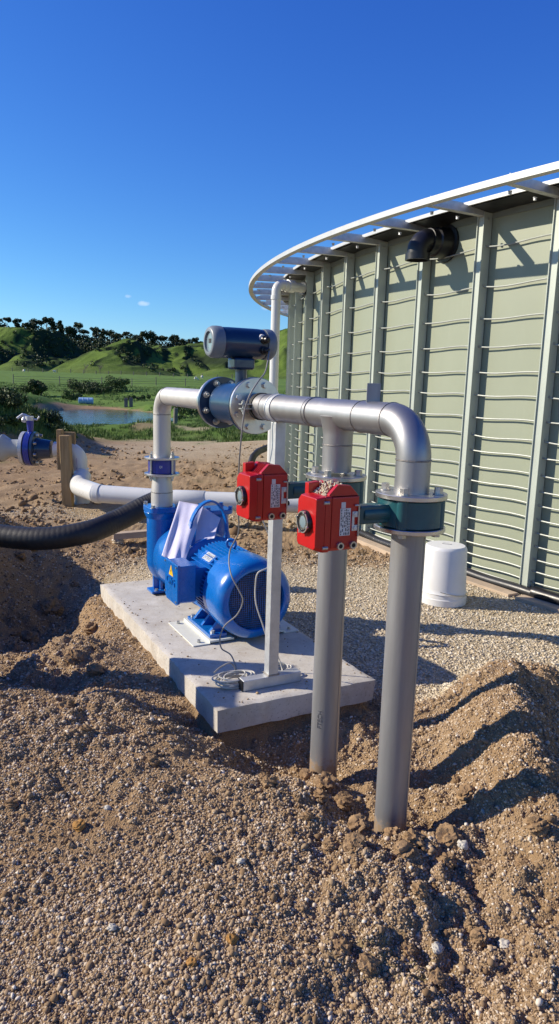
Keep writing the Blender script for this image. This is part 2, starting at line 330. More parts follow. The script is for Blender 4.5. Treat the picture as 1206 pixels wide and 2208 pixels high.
def terrain(x, y):
    """returns z, gravel weight, grass weight"""
    t, s = ts(x, y)
    # zones
    wob = fbm(x, y, .9, 3, 5)*.35
    yard = sstep(-.15, .25, x*.55 + (y-3.75)*.9 - .0 + wob*.5 - .18*np.maximum(0, 1.2-x)) * sstep(-1.9, -1.0, x + (y-5)*.12 + wob)
    far = sstep(5.6, 6.6, y+wob); yard = np.maximum(yard*(1-far), far*sstep(6.6, 8.5, y)*.65*sstep(-5, -2.5, x+wob*3))
    z = .03+.02*yard
    # spoil heap along the foreground, crest running to the standpipes
    z = z + ridge(x, y, [(-2.6, 3.2, .26), (-1.25, 2.95, .22), (-.75, 2.86, .22), (-.35, 2.60, .17), (-.05, 2.44, .13), (.18, 2.36, .05)], .36, 1.3)
    rg = ridge(x, y, [(1.35, 3.58, .12), (1.16, 3.28, .25), (1.0, 2.75, .30), (.92, 2.3, .26), (1.0, 1.9, .12)], .42, .36)
    z = z + rg; yard = yard*(1-sstep(.004, .05, rg)); z = z + .09*gau(x, y, .86, 3.22, .26, .14)
    z = z - .14*gau(x, y, 1.6, 2.5, .35, .9)
    # low shoulders joining heap and ridge (humps between the standpipes)
    z = z + .03*gau(x, y, .42, 2.02, .28, .12) + .05*gau(x, y, .70, 2.95, .28, .14, -.3) + .05*gau(x, y, .62, 2.45, .14, .10)
    z = z - .06*gau(x, y, .62, 2.66, .16, .09) - .05*gau(x, y, .62, 2.28, .16, .07)
    z = z - .13*gau(x, y, .06, 2.74, .42, .17, .45)
    z = z - .06*gau(x, y, .36, 2.34, .14, .13)
    # hollow left of the slab under the hose
    z = z - .38*gau(x, y, -1.7, 5.1, .6, .8) - .12*gau(x, y, -1.35, 4.35, .45, .5)
    z = z + .75*gau(x, y, -2.75, 5.1, .42, 1.5) + .10*gau(x, y, -1.3, 3.75, .35, .22)  # first bump: unseen bank left of the view, raised to shade the hollow
    z = z + .08*sstep(-.45, -.2, -np.abs(s+.45)+.0)*sstep(.9, 1.5, t)*sstep(3.3, 2.6, t)
    # roughness
    dirtm = (1-yard)*(1-sstep(7, 10, y))
    rough = fbm(x, y, 2.2, 3, 20)*.050 + fbm(x, y, 9, 3, 30)*.022
    lum = np.abs(perlin(x*14, y*14, 41)); rz = 1 - .66*sstep(2.75, 2.0, y)*sstep(.45, -.05, x+.25*fbm(x, y, 1.5, 2, 12)) + .9*gau(x, y, .60, 2.0, .50, .45) + 1.5*gau(x, y, -1.55, 4.7, .75, 1.0); z = z + dirtm*(rough*rz + .028*rz*(lum-.2) + .030*rz*(np.abs(perlin(x*6.1, y*6.1, 43))-.2) + fbm(x, y, 45, 2, 44)*.007)
    z = z + (1-dirtm)*(fbm(x, y, 1.2, 3, 50)*.012 + fbm(x, y, 30, 2, 51)*.004)
    # tyre-worn lumpy strip of darker dirt beyond the pump
    mid = sstep(7.5, 9, y)*sstep(16, 12, y)*sstep(1.5, -.5, x); z = z + mid*np.abs(fbm(x, y, 2.0, 4, 60))*.10
    yard = yard*(1-.8*mid)
    # excavation follows the slab edges so the slab face shows
    near = sstep(.55, .80, t)*sstep(3.1, 2.9, t)*sstep(-.60, -.36, s)*sstep(.75, .52, s); z = z*(1-near)+near*np.minimum(z, .105)
    lf = sstep(.95, 1.5, t)*sstep(3.2, 2.95, t)*sstep(-.62, -.36, s)*sstep(.3, .1, s); lumpy = .10+fbm(x, y, 12, 3, 77)*.018; z = z*(1-lf)+lf*lumpy
    inside = sstep(.815, .90, t)*sstep(2.91, 2.86, t)*sstep(-.33, -.29, s)*sstep(.49, .44, s); z = z*(1-inside)+inside*.13
    # ---- far land
    fl = sstep(13, 19, y)
    base = -.25 + .0*y; base = base - .35*sstep(60, 75, y)*0
    up = np.maximum(0, y-85)*.0165; up = np.minimum(up, 4.0+ (y-85)*.0)
    land = .0*x + up - .60*sstep(22.3, 27, y) + .45*sstep(60, 80, y) + fbm(x, y, .12, 4, 70)*.35*sstep(18, 30, y)
    z = z*(1-fl) + land*fl
    c, s2 = cos(POND[4]), sin(POND[4]); dx = x-POND[0]; dy = y-POND[1]; a = (dx*c+dy*s2); b = (-dx*s2+dy*c)
    e = np.sqrt((a/POND[2])**2+(b/POND[3])**2) + fbm(x, y, .25, 3, 80)*.16
    z = z*sstep(.97, 1.22, e) + (-1.02)*(1-sstep(.97, 1.22, e)) - .6*sstep(1.0, .7, e)
    # cut bank on the pond's far left, bank in front of it, weedy heap on the left
    z = z + .75*gau(x, y, -21.5, 56, 6, 5) + .5*gau(x, y, -13.5, 76, 8, 5)
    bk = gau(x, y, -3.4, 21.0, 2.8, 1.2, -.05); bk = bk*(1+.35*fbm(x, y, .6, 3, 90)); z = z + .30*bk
    hp = np.exp(-(np.abs((x+7.4)/2.5)**3) - (np.abs((y-15.0)/2.3)**2)); hp = hp*(1+.3*fbm(x, y, .7, 3, 95)); z = z + 1.35*hp
    z = z + .25*gau(x, y, 1.0, 17.5, 2.5, .8)
    gr = sstep(17.6, 19.6, y+fbm(x, y, .8, 3, 99)*1.6)*sstep(.985, 1.0, e)
    gr = np.maximum(gr, sstep(.12, .4, hp+.3*fbm(x, y, 1.3, 3, 98)))
    dirtbank = gau(x, y, 1.2, 17.6, 2.6, .8); gr = gr*(1-.9*sstep(.3, .7, dirtbank))
    face = sstep(.25, .7, bk)*sstep(21.3, 20.6, y); gr = gr*(1-.7*face*sstep(.12, .3, fbm(x, y, .7, 3, 96)))  # bank grass, extended over the soil face to stand in for its shade
    yard = yard*(1-sstep(.1, .5, hp))
    return z, np.clip(yard, 0, 1), np.clip(gr, 0, 1)
def axis_grid(dense0, dense1, step, growth, lo, hi, cap=1e9):
    a = list(np.arange(dense0, dense1+step/2, step)); d = step
    while a[-1] < hi: d = min(d*growth, cap); a.append(a[-1]+d)
    l = []; d = step; q = dense0
    while q > lo: d = min(d*growth, cap); q -= d; l.append(q)
    return np.array(l[::-1]+a)
gx = axis_grid(-1.45, 1.55, .0072, 1.030, -2500, 2500); gy = axis_grid(1.25, 3.6, .0072, 1.0125, -60, 3500)
X, Y = np.meshgrid(gx, gy); Zg, wg, wgr = terrain(X, Y)
def grid_faces(nx, ny):
    i = np.arange(nx-1)[None, :]+np.arange(ny-1)[:, None]*nx; return np.stack([i, i+1, i+1+nx, i+nx], -1).reshape(-1, 4)
Zg = np.where(Y > 255, np.maximum(Zg-.02*(Y-255), -8), Zg)
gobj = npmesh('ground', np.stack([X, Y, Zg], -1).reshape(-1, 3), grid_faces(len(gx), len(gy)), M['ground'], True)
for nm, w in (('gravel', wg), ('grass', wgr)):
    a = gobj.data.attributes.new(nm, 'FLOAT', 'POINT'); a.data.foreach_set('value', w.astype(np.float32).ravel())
tag(gobj, 'rough excavated brown dirt with pale gravel yard and green paddock beyond', kind='structure')
def gz(x, y): return float(terrain(np.array([float(x)]), np.array([float(y)]))[0][0])
# ------------------------------------------------------------------ stones
def ico():
    p = (1+5**.5)/2; v = np.array([(-1, p, 0), (1, p, 0), (-1, -p, 0), (1, -p, 0), (0, -1, p), (0, 1, p), (0, -1, -p), (0, 1, -p), (p, 0, -1), (p, 0, 1), (-p, 0, -1), (-p, 0, 1)])
    f = np.array([(0, 11, 5), (0, 5, 1), (0, 1, 7), (0, 7, 10), (0, 10, 11), (1, 5, 9), (5, 11, 4), (11, 10, 2), (10, 7, 6), (7, 1, 8), (3, 9, 4), (3, 4, 2), (3, 2, 6), (3, 6, 8), (3, 8, 9), (4, 9, 5), (2, 4, 11), (6, 2, 10), (8, 6, 7), (9, 8, 1)])
    return v/np.linalg.norm(v[0]), f
ICV, ICF = ico()
def stones(name, xs, ys, size, mat, label, sink=.25, flat=.7, zz=None):
    n = len(xs); z = terrain(xs, ys)[0] if zz is None else np.full(len(xs), zz)
    v = ICV[None]*(1+rng.uniform(-.38, .30, (n, 12, 1)))
    sc = np.stack([size*rng.uniform(.75, 1.35, n), size*rng.uniform(.75, 1.25, n), size*rng.uniform(.55, 1.0, n)*flat/.7], -1)
    v = v*sc[:, None, :]
    a = rng.uniform(0, 2*pi, n); b = rng.uniform(-.7, .7, n); ca, sa, cb, sb = np.cos(a), np.sin(a), np.cos(b), np.sin(b)
    x1 = v[..., 0]; y1 = v[..., 1]*cb[:, None]-v[..., 2]*sb[:, None]; z1 = v[..., 1]*sb[:, None]+v[..., 2]*cb[:, None]
    x2 = x1*ca[:, None]-y1*sa[:, None]; y2 = x1*sa[:, None]+y1*ca[:, None]
    V3 = np.stack([x2+xs[:, None], y2+ys[:, None], z1+(z+size*(.5-sink))[:, None]], -1).reshape(-1, 3)
    Fc = (ICF[None]+np.arange(n)[:, None, None]*12).reshape(-1, 3)
    o = npmesh(name, V3, Fc, mat); tag(o, label, kind='stuff'); return o
def onslab(x, y): t, s = ts(x, y); return (t > .80) & (t < 2.93) & (s > -.345) & (s < .505)
def dirt_sample(n, y0, y1, p=1.0):
    q = rng.uniform(0, 1, n); ys = y0*(y1/y0)**(q**p); xs = rng.uniform(-.47, .47, n)*ys*.98+.02; return xs, ys
xs, ys = dirt_sample(230000, 1.35, 6.8); _, wy, wg2 = terrain(xs, ys)
clump = fbm(xs, ys, 1.6, 3, 210); k = (wy < .5) & ~onslab(xs, ys) & (rng.uniform(0, 1, len(xs)) < .75+.9*clump); xs, ys = xs[k], ys[k]
sz = np.exp(rng.normal(np.log(.0028), .42, len(xs))); sz = np.clip(sz, .0014, .0090)*(.72+.16*ys)
stones('gravel', xs, ys, sz, M['stone'], 'small mixed brown and pale stones strewn over the dug dirt')
xs, ys = dirt_sample(6500, 1.35, 6.8); _, wy, _ = terrain(xs, ys); k = (wy < .6) & ~onslab(xs, ys)
k &= (fbm(xs, ys, 1.3, 2, 220) > -.12); xs, ys = xs[k], ys[k]
stones('dirt_crumbs', xs, ys, np.clip(np.exp(rng.normal(np.log(.0052), .45, len(xs))), .0025, .013)*(.7+.15*ys), M['crumb'], 'brown crumbs and lumps of broken dirt on the dug ground', .3)
ys = rng.uniform(0, 1, 90000); ys = 3.3*(11/3.3)**ys; xs = rng.uniform(-.40, .44, len(ys))*ys; _, wy, _ = terrain(xs, ys)
k = (wy > .35) & ~onslab(xs, ys); xs, ys = xs[k], ys[k]
stones('yard_gravel', xs, ys, np.clip(np.exp(rng.normal(np.log(.0062), .3, len(xs))), .003, .013), M['yardstone'], 'pale crushed gravel spread around the tank', .35, .55)
ys = rng.uniform(0, 1, 9000); ys = 6.2*(17/6.2)**ys; xs = rng.uniform(-.42, .10, len(ys))*ys; k = (fbm(xs, ys, .9, 3, 230) > .0) & (terrain(xs, ys)[2] < .3); xs, ys = xs[k], ys[k]
stones('soil_crumbs', xs, ys, np.clip(np.exp(rng.normal(np.log(.013), .55, len(xs))), .005, .06), M['crumb'], 'loose brown soil crumbs and lumps over the track beyond the pump', .3)
# individual clods and stones
def lump(name, x, y, r, mat, label, cat, group=None, seed=0, flat=.75, am=1):
    bm = bmesh.new(); bmesh.ops.create_icosphere(bm, subdivisions=4, radius=r)
    V0 = np.array([v.co[:] for v in bm.verts]); d = V0/r
    n = fbm(d[:, 0]*1.1+seed, d[:, 1]*1.1+d[:, 2]*1.7, 1.4, 4 if am == 1 else 2, seed)*.62*(am if am == 1 else .6) + np.abs(fbm(d[:, 2]*2+seed*3, d[:, 0]*2-d[:, 1], 2.6, 3, seed+9))*.22*am
    for v, q in zip(bm.verts, n): v.co = v.co*(1+q); v.co.z *= flat
    me = bpy.data.meshes.new(name); bm.to_mesh(me); bm.free(); me.materials.append(mat)
    me.polygons.foreach_set('use_smooth', [True]*len(me.polygons)); me.set_sharp_from_angle(angle=radians(28))
    o = bpy.data.objects.new(name, me); COL.objects.link(o); o.location = (x, y, gz(x, y)+r*.28); o.rotation_euler = (random.uniform(-.4, .4), random.uniform(-.4, .4), random.uniform(0, 6))
    return tag(o, label, cat, group)
M['clod'] = paint('clay_clod', (.27, .175, .095), .95, 0, .35, 25, bmp=.9, bscale=90, dirt=(.42, .32, .2), dirtamt=.45, spec=.15)
M['orange'] = paint('ochre_clay', (.36, .19, .06), .95, 0, .3, 30, bmp=.8, bscale=90, spec=.15)
M['white'] = paint('white_stone', (.50, .46, .38), .85, 0, .12, 30)
def px(x, y, z): p = atz(x, y, z); return p.x, p.y
CL = 'brown clay clod lying among the dug dirt and gravel'
for i, (x, y, z, r) in enumerate([(45, 1255, -.15, .05), (110, 1275, -.1, .085), (160, 1250, -.1, .04), (60, 1300, -.05, .06), (35, 1300, -.05, .05), (100, 1330, 0, .05), (130, 1350, .02, .035), (200, 1355, .03, .05),
        (150, 1385, .05, .028), (185, 1395, .05, .04), (160, 1435, .08, .045), (205, 1450, .1, .04), (90, 1460, .12, .03), (130, 1330, 0, .045), (70, 1225, -.1, .05), (20, 1225, -.1, .06),
        (145, 1560, .15, .028), (185, 1625, .12, .022), (30, 1790, .05, .02), (360, 1760, .06, .018), (350, 1600, .14, .022), (570, 1690, .1, .02), (580, 1735, .08, .03), (330, 1690, .1, .02), (455, 1910, .03, .018), (620, 1690, .0, .03), (665, 1690, 0, .03),
        (700, 1715, .02, .035), (690, 1760, .02, .028), (740, 1740, .02, .03), (800, 1800, .03, .04), (770, 1830, .03, .04), (840, 1835, .04, .035), (905, 1800, .05, .035), (965, 1850, .05, .04), (890, 1860, .05, .035),
        (1005, 1725, .12, .032), (1150, 1870, .08, .035), (1030, 1910, .03, .03), (960, 1905, .03, .028), (870, 1900, .03, .03), (1120, 1950, .0, .025), (900, 2000, 0, .026), (760, 1890, .02, .03), (710, 1880, .02, .025), (985, 1690, .1, .022), (735, 2100, 0, .022), (1030, 2060, 0, .02), (880, 2080, 0, .022), (790, 2130, 0, .024), (940, 2150, 0, .02), (660, 1820, .05, .02)]):
    q = px(x, y, z); lump('dirt_clod', q[0], q[1], r*random.uniform(.85, 1.1), M['clod'], CL, 'dirt clod', 'clods of dug clay', i*1.7)
for (x, y, z, r, mt, lb, nm) in [(993, 1882, .03, .019, 'white', 'white stone right of and below the foot of the nearest steel standpipe', 'stone'), (243, 2063, .0, .012, 'white', 'flat white stone on the left foreground gravel', 'stone'),
        (172, 1822, .06, .021, 'orange', 'ochre clay lump on the left slope of the foreground heap', 'dirt_clod'), (500, 2092, 0, .016, 'orange', 'ochre lump near the bottom centre of the foreground gravel', 'dirt_clod'),
        (168, 1598, .14, .011, 'white', 'small pale stone near the crest of the left heap', 'stone'), (232, 1780, .08, .012, 'white', 'pale stone halfway down the left heap', 'stone'), (518, 1915, .03, .013, 'white', 'rounded pale stone at the centre of the foreground', 'stone'),
        (1085, 2070, 0, .017, 'white', 'pale broken stone low at the right of the foreground', 'stone'), (940, 2085, 0, .015, 'white', 'pale stone in the lower right gravel beside dark clods', 'stone'), (413, 2140, 0, .014, 'orange', 'reddish brown stone at the bottom centre of the photo', 'stone')]:
    q = px(x, y, z); lump(nm, q[0], q[1], r, M[mt], lb, 'stone' if nm == 'stone' else 'dirt clod', None, x*.1, .7, .3)
# ------------------------------------------------------------------ concrete slab
sl = MB(); tt = [.813, 2.91]; ss = [-.33, .49]
bm = bmesh.new(); bmesh.ops.create_grid(bm, x_segments=110, y_segments=44, size=.5)
for v in bm.verts: v.co = P(tt[0]+(v.co.x+.5)*(tt[1]-tt[0]), ss[0]+(v.co.y+.5)*(ss[1]-ss[0]), .2)
r_ = bmesh.ops.extrude_face_region(bm, geom=list(bm.faces)); top = [g for g in r_['geom'] if isinstance(g, bmesh.types.BMVert)]
for v in top: v.co.z = .090
bmesh.ops.recalc_face_normals(bm, faces=bm.faces)
me = bpy.data.meshes.new('concrete_slab'); bm.to_mesh(me); bm.free()
n_ = len(me.vertices); cc = np.empty(n_*3); me.vertices.foreach_get('co', cc); cc = cc.reshape(-1, 3)
t_, s_ = ts(cc[:, 0], cc[:, 1]); topm = cc[:, 2] > .15
edge = np.minimum(np.minimum(t_-tt[0], tt[1]-t_), np.minimum(s_-ss[0], ss[1]-s_))
cc[:, 2] += topm*(fbm(cc[:, 0], cc[:, 1], 3, 3, 301)*.003 - .006*np.clip(1-edge/.012, 0, 1))
w = np.clip(1-edge/.01, 0, 1)*fbm(cc[:, 0]+cc[:, 2], cc[:, 1], 9, 3, 300)*.010
ct, cs = (t_-sum(tt)/2)/1.05, (s_-sum(ss)/2)/.41
cc[:, 0] += w*(PU[0]*ct+PV[0]*cs); cc[:, 1] += w*(PU[1]*ct+PV[1]*cs)
me.vertices.foreach_set('co', cc.ravel()); me.materials.append(M['concrete']); me.polygons.foreach_set('use_smooth', [True]*len(me.polygons)); me.set_sharp_from_angle(angle=radians(50))
o = bpy.data.objects.new('concrete_slab', me); COL.objects.link(o); tag(o, 'pale concrete slab carrying the blue pump and motor', 'concrete slab')
tq = rng.uniform(.83, 2.88, 1500); sq = rng.uniform(-.31, .47, 1500); dq = np.minimum(np.minimum(tq-.813, 2.91-tq), np.minimum(sq+.33, .49-sq))
k = rng.uniform(0, 1, 1500) < np.exp(-dq/.05)+.10; tq, sq = tq[k], sq[k]
stones('slab_grit', N.x+PU[0]*tq+PV[0]*sq, N.y+PU[1]*tq+PV[1]*sq, np.clip(np.exp(rng.normal(np.log(.0028), .4, len(tq))), .0015, .008), M['crumb'], 'grit and dirt crumbs spilled on the concrete slab', .2, .6, .2)
# ------------------------------------------------------------------ steel pipework
R = .057; HZ = 1.487
def ring(t, s, z, r=R, axis='z', w=.004, mb=None):
    mb = mb or MB(); mb.mark(); c = P(t, s, z); a = {'z': Z, 'u': U, 'v': V}[axis]
    return mb.lathe(c-a*w, a, [(0, r), (w*.5, r+.0022), (w*1.5, r+.0022), (2*w, r)], 40)
pw = thing('steel_pipework', P(0, 0, 1.25), 'stainless overhead pipe with tee and elbow bending down to the two red actuated valves', 'pipework')
MB().tube(bend(P(0, 0, 1.255), P(0, 0, HZ), P(.66, 0, HZ), .125, 14), R, 40).build('elbow_pipe', M['steel'], pw)
MB().tube([P(.66, 0, HZ), P(1.185, 0, HZ)], R*1.03, 40).build('straight_pipe', M['steel'], pw)
tl = MB().lathe(P(.465, 0, 1.27), Z, [(0, R), (.14, R), (.165, R*1.06), (.21, R*1.25)], 40); tl.build('tee_leg', M['steel'], pw)
wl = MB(); ring(0, 0, 1.365, mb=wl, w=.003); ring(.125, 0, HZ, axis='u', mb=wl, w=.003); ring(.465, 0, 1.372, mb=wl, w=.003); ring(.30, 0, HZ, axis='u', mb=wl, w=.002); ring(.635, 0, HZ, R*1.03, 'u', w=.003, mb=wl); ring(1.05, 0, HZ, R*1.03, 'u', w=.003, mb=wl)
wl.build_each('weld_seam', M['weld'], pw)
def vflange(mb, t, s, z0, z1, r=.117): return mb.lathe(P(t, s, z0), Z, [(0, r-.002), (.002, r), (z1-z0-.002, r), (z1-z0, r-.002)], 64)
for t in (0, .465):
    fl = vflange(MB(), t, 0, 1.243, 1.259).build('top_flange', M['flange'], pw)
    bm_ = MB()
    for q in (45, 135, 225, 315):
        c = P(t, 0, 1.2595) + U*(.089*cos(radians(q+8))) + V*(.089*sin(radians(q+8))); bm_.bolt(c, Z, .0145, .022)
    bm_.build_each('bolt', M['zinc'], fl, 30)
MB().box(P(.245, 0, HZ+R+.028), .024, .0035, .034, (V*.885-U*.465).normalized(), (U*.885+V*.465).normalized()).build('lifting_tab', M['steel_dull'], pw, bevel=.001)
MB().lathe(P(1.186, 0, HZ), U, [(0, .129), (.002, .131), (.016, .131), (.018, .129)], 64).build('meter_flange', M['flange'], pw)
# lower standpipes
def standpipe(t, label, zb, grp='steel standpipes below the red actuated valves'):
    th = thing('standpipe', P(t, 0, zb), label, 'standpipe', grp)
    MB().lathe(P(t, 0, zb), Z, [(0, R), (1.135-zb, R)], 48).build('pipe', M['steel_dull'], th)
    MB().box(P(t, 0, (zb+1.12)/2)+(-U*.9+V*.44).normalized()*(R+.0002), .0022, .001, (1.11-zb)/2, (U*.44+V*.9).normalized(), (-U*.9+V*.44).normalized()).build('seam_weld', M['steel_dull'], th)
    f = vflange(MB(), t, 0, 1.135, 1.150).build('lower_flange', M['flange'], th)
    b = MB()
    for q in (45, 135, 225, 315):
        c = P(t, 0, 1.1345) + U*(.089*cos(radians(q+8))) + V*(.089*sin(radians(q+8))); b.bolt(c, -Z, .0145, .014)
    b.build_each('nut', M['zinc'], f, 30)
    return th
sp1 = standpipe(0, 'nearest grey steel standpipe rising from the dirt to the green valve', -.25)
sp2 = standpipe(.465, 'grey steel standpipe beside the slab, second from the camera, with faint stencilled letters', -.25)
def text_mesh(name, body, loc, X, Yv, size, mat, parent, ext=.0008, bold=0):
    cu = bpy.data.curves.new(name, 'FONT'); cu.body = body; cu.size = size; cu.extrude = ext; cu.align_x = 'CENTER'; cu.align_y = 'CENTER'; cu.offset = bold
    tmp = bpy.data.objects.new('tmp', cu); COL.objects.link(tmp); dg = bpy.context.evaluated_depsgraph_get()
    me = bpy.data.meshes.new_from_object(tmp.evaluated_get(dg)); COL.objects.unlink(tmp); bpy.data.objects.remove(tmp)
    X = Vector(X).normalized(); Yv = Vector(Yv).normalized(); Zn = X.cross(Yv); off = ORG[parent]
    Mx = Matrix(((X.x, Yv.x, Zn.x, loc[0]-off.x), (X.y, Yv.y, Zn.y, loc[1]-off.y), (X.z, Yv.z, Zn.z, loc[2]-off.z), (0, 0, 0, 1)))
    me.transform(Mx); me.name = name; me.materials.clear(); me.materials.append(mat); o = bpy.data.objects.new(name, me); COL.objects.link(o); o.parent = parent; ORG[o] = off; return o
nrm = (-Vector((.2, 2.72, 0))).normalized(); nrm = (nrm + Vector((-.45, 0, 0))).normalized()
sd = Z.cross(nrm)
text_mesh('stencil_lettering', 'FTECH', P(.465, 0, .27)+nrm*(R+.0004), Z, -sd, .026, M['stain'], sp2, .0006)
# ------------------------------------------------------------------ actuated butterfly valves
def text_rows(mb, c, X, Yv, wd, ht, rows, rnd):
    n = X.cross(Yv).normalized()
    for i in range(rows):
        x = -wd/2+wd*(i+.5)/rows; y = -ht/2
        while y < ht/2-.004:
            l = rnd.uniform(.003, .010)
            if y+l > ht/2: break
            if rnd.random() < .8: mb.box(c+X*x+Yv*(y+l/2), wd/rows*.22, l/2, .0003, X, Yv, n)
            y += l+rnd.uniform(.0015, .004)
def valve(t, label, L=.315, dz=0, dirty=False):
    th = thing('actuated_valve', P(t, 0, 1.15), label, 'actuated valve', 'red actuated butterfly valves'); rnd = random.Random(3)
    A = -V  # towards the actuator
    vb = MB().lathe(P(t, 0, 1.1505), Z, [(0, .100), (.004, .106), (.088, .106), (.092, .100)], 56)
    for q in (45, 135, 225, 315):
        c = P(t, 0, 1.1515) + U*(.092*cos(radians(q+8))) + V*(.092*sin(radians(q+8))); vb.cyl(c, c+Z*.090, .021, 20)
    body = vb.build('valve_body', M['teal'], th)
    zc = 1.197+dz; c0 = P(t, 0, zc)
    nk = MB().box(c0+A*.165, .075, .024, .030, A, U, Z); nk.cyl(c0+A*.09, c0+A*.20, .030, 24); nk.build('neck', M['teal'], th, bevel=.006)
    MB().box(c0+A*.235, .006, .042, .048, A, U, Z).build('mounting_plate', M['navy'], th, bevel=.003)
    # housing: axis A from .245 to .385 ; U half .062 ; z -.1 .. +.1
    a0, a1 = .243, .393; hu = .060; zb, zt = -.098, .072
    def q(a, u, z): return c0 + A*a + U*u + Z*z
    hb = MB()
    # main body, chamfered at the actuator-side lower and upper corners (section in the U/Z plane swept along A)
    sec = [(-hu, zb+.010), (-hu+.010, zb), (hu-.010, zb), (hu, zb+.010), (hu, zt-.02), (hu-.02, zt), (-hu+.004, zt), (-hu, zt-.004)]
    m_ = .34
    hb.prism([q(a0, u, z) for u, z in sec], A*(m_-a0)); hs = hb.build('actuator_housing', M['red'], th, bevel=.004)
    cv = MB(); sec2 = [(u*1.03, z*1.02-.001) for u, z in sec]; cv.prism([q(m_+.002, u, z) for u, z in sec2], A*.022)
    tp = [(u*.93, z*.93) for u, z in sec]; vs = [q(m_+.024, u, z) for u, z in sec2]; ve = [q(a1, u, z) for u, z in tp]; k = len(sec)
    cv.add(vs+ve, [tuple(range(k))[::-1], tuple(range(k, 2*k))]+[(i, (i+1) % k, k+(i+1) % k, k+i) for i in range(k)])
    cvo = cv.build('end_cover', M['red'], th, bevel=.003)
    # ribbed raised crown on top (profile in A/Z plane)
    cr = MB(); poly = [(a0, zt-.03), (a0, zt+.000), (a0+.03, zt+.030), (a0+.075, zt+.034), (a0+.105, zt+.004), (a0+.105, zt-.03)]
    cr.prism([q(a, -hu+.006, z) for a, z in poly], U*.016); cr.prism([q(a, hu-.030, z) for a, z in poly], U*.024)
    for i in range(5): cr.prism([q(a, -hu+.022+.0135*i+.005, z+(-.002)) for a, z in poly], U*.004)
    poly2 = [(a, z-.009 if z > zt-.01 else z) for a, z in poly]; cr.prism([q(a, -hu+.016, z) for a, z in poly2], U*(2*hu-.040))
    cr.prism([q(a, hu-.03, z) for a, z in [(a0+.09, zt-.01), (a0+.09, zt+.034), (a0+.128, zt+.030), (a0+.128, zt-.01)]], U*.024)
    cr.build('ribbed_crown', M['red'], th, bevel=.002)
    # corner screws
    sc_ = MB()
    for u in (-hu*.93, hu*.93):
        for z in (zt-.018, zb+.014): sc_.mark(); sc_.cyl(q(m_+.012, u*1.03+(-.004 if u < 0 else .004), z), q(m_+.030, u*1.03+(-.004 if u < 0 else .004), z), .0055, 10)
    sc_.build_each('cover_screw', M['zinc'], cvo, 30)
    # round position window on the far end
    wc = q(a1, 0, -.012)
    wn = MB().lathe(wc, A, [(-.002, .036), (.010, .036), (.014, .033), (.014, .024), (.008, .024)], 40); wo = wn.build('position_window', M['black'], th)
    MB().lathe(wc, A, [(-.002, .0238), (.010, .0238), (.0125, .018), (.013, .004)], 32).build('window_glass', M['glass'], wo)
    cl = MB()
    for a in (0, 90, 180, 270): c = wc + U*(.033*cos(radians(a+20))) + Z*(.033*sin(radians(a+20))) + A*.012; cl.cyl(c, c+A*.006, .0045, 8)
    rg = cl.lathe(wc+A*.0125, A, [(0, .0335), (.003, .0335), (.003, .0300), (0, .0300)], 40); cl.build('window_bezel', M['zinc'], wo)
    # label, hand crank recess, cable entries on the camera side (-U)
    fc = -hu-.0006; Xl = A*-1.0
    lb = MB().box(q(.292, fc, -.008), .0185, .0006, .042, A, U, Z); lb.box(q(.300, fc, .044), .0075, .0006, .009, A, U, Z); lo = lb.build('rating_label', M['label'], th, 0)
    tx = MB(); text_rows(tx, q(.292, fc-.0009, -.008), V, Z, .034, .080, 6, rnd); tx.build('label_text', M['ink'], lo, 0)
    hk = MB(); 
    for zz in (.014, -.028): hk.box(q(.258, fc-.001, zz), .010, .002, .009, A, U, Z); hk.cyl(q(.258, fc-.003, zz), q(.258, fc-.006, zz), .006, 12)
    hk.box(q(.264, fc-.001, -.007), .004, .002, .014, A, U, Z); hk.build('key_holder', M['galv'], th, bevel=.001)
    MB().tube(bend(q(.262, fc-.004, .042), q(.246, fc-.004, .042), q(.246, fc-.004, -.055), .006, 5), .0028, 8).build('hand_key', M['zinc'], th)
    for a in (.262, .308):
        g = MB().lathe(q(a, fc+.002, zb+.017), -U, [(0, .0115), (.010, .0115), (.010, .0070), (.002, .0070)], 20).build('cable_entry', M['zinc'], th)
        MB().cyl(q(a, fc+.001, zb+.017), q(a, fc-.0075, zb+.017), .0068, 16).build('entry_hole', M['dark'], g)
    bt = MB().mark(); bt.cyl(q(.236, -.02, -.045), q(.215, -.02, -.045), .009, 12); bt.mark(); bt.cyl(q(.236, .02, -.045), q(.218, .02, -.045), .006, 12); bt.mark(); bt.cyl(q(.243, -.045, .03), q(.228, -.045, .03), .006, 8); bt.build_each('fixing_bolt', M['black'], th)
    if dirty:
        r2 = np.random.default_rng(5); n = 260; mb = MB()
        for i in range(n):
            a = a0+.125-abs(r2.normal(0, .035)); u = -hu+.02+r2.uniform(0, .085); zz = zt+.034 if a < a0+.075 else zt+.034-(a-a0-.075)
            zz = min(zz, zt+.03 + (a-a0)*.02) if a > a0+.03 else zt + (a-a0)
            rr = r2.uniform(.0015, .0045); c = q(a, u, zz+rr*.2); sgn = r2.uniform(.7, 1.3, 12)
            mb.add([c+Vector(ICV[j])*rr*float(sgn[j]) for j in range(12)], [tuple(f) for f in ICF])
        mb.build('spilled_dirt', M['yardstone'], th, 0)
    return th
valve(0, 'nearer red electric actuator on its green butterfly valve, pale dirt spilled on its top', .315, 0, True)
valve(.465, 'farther red electric actuator with clean top, on the valve of the middle standpipe', .30, .008)
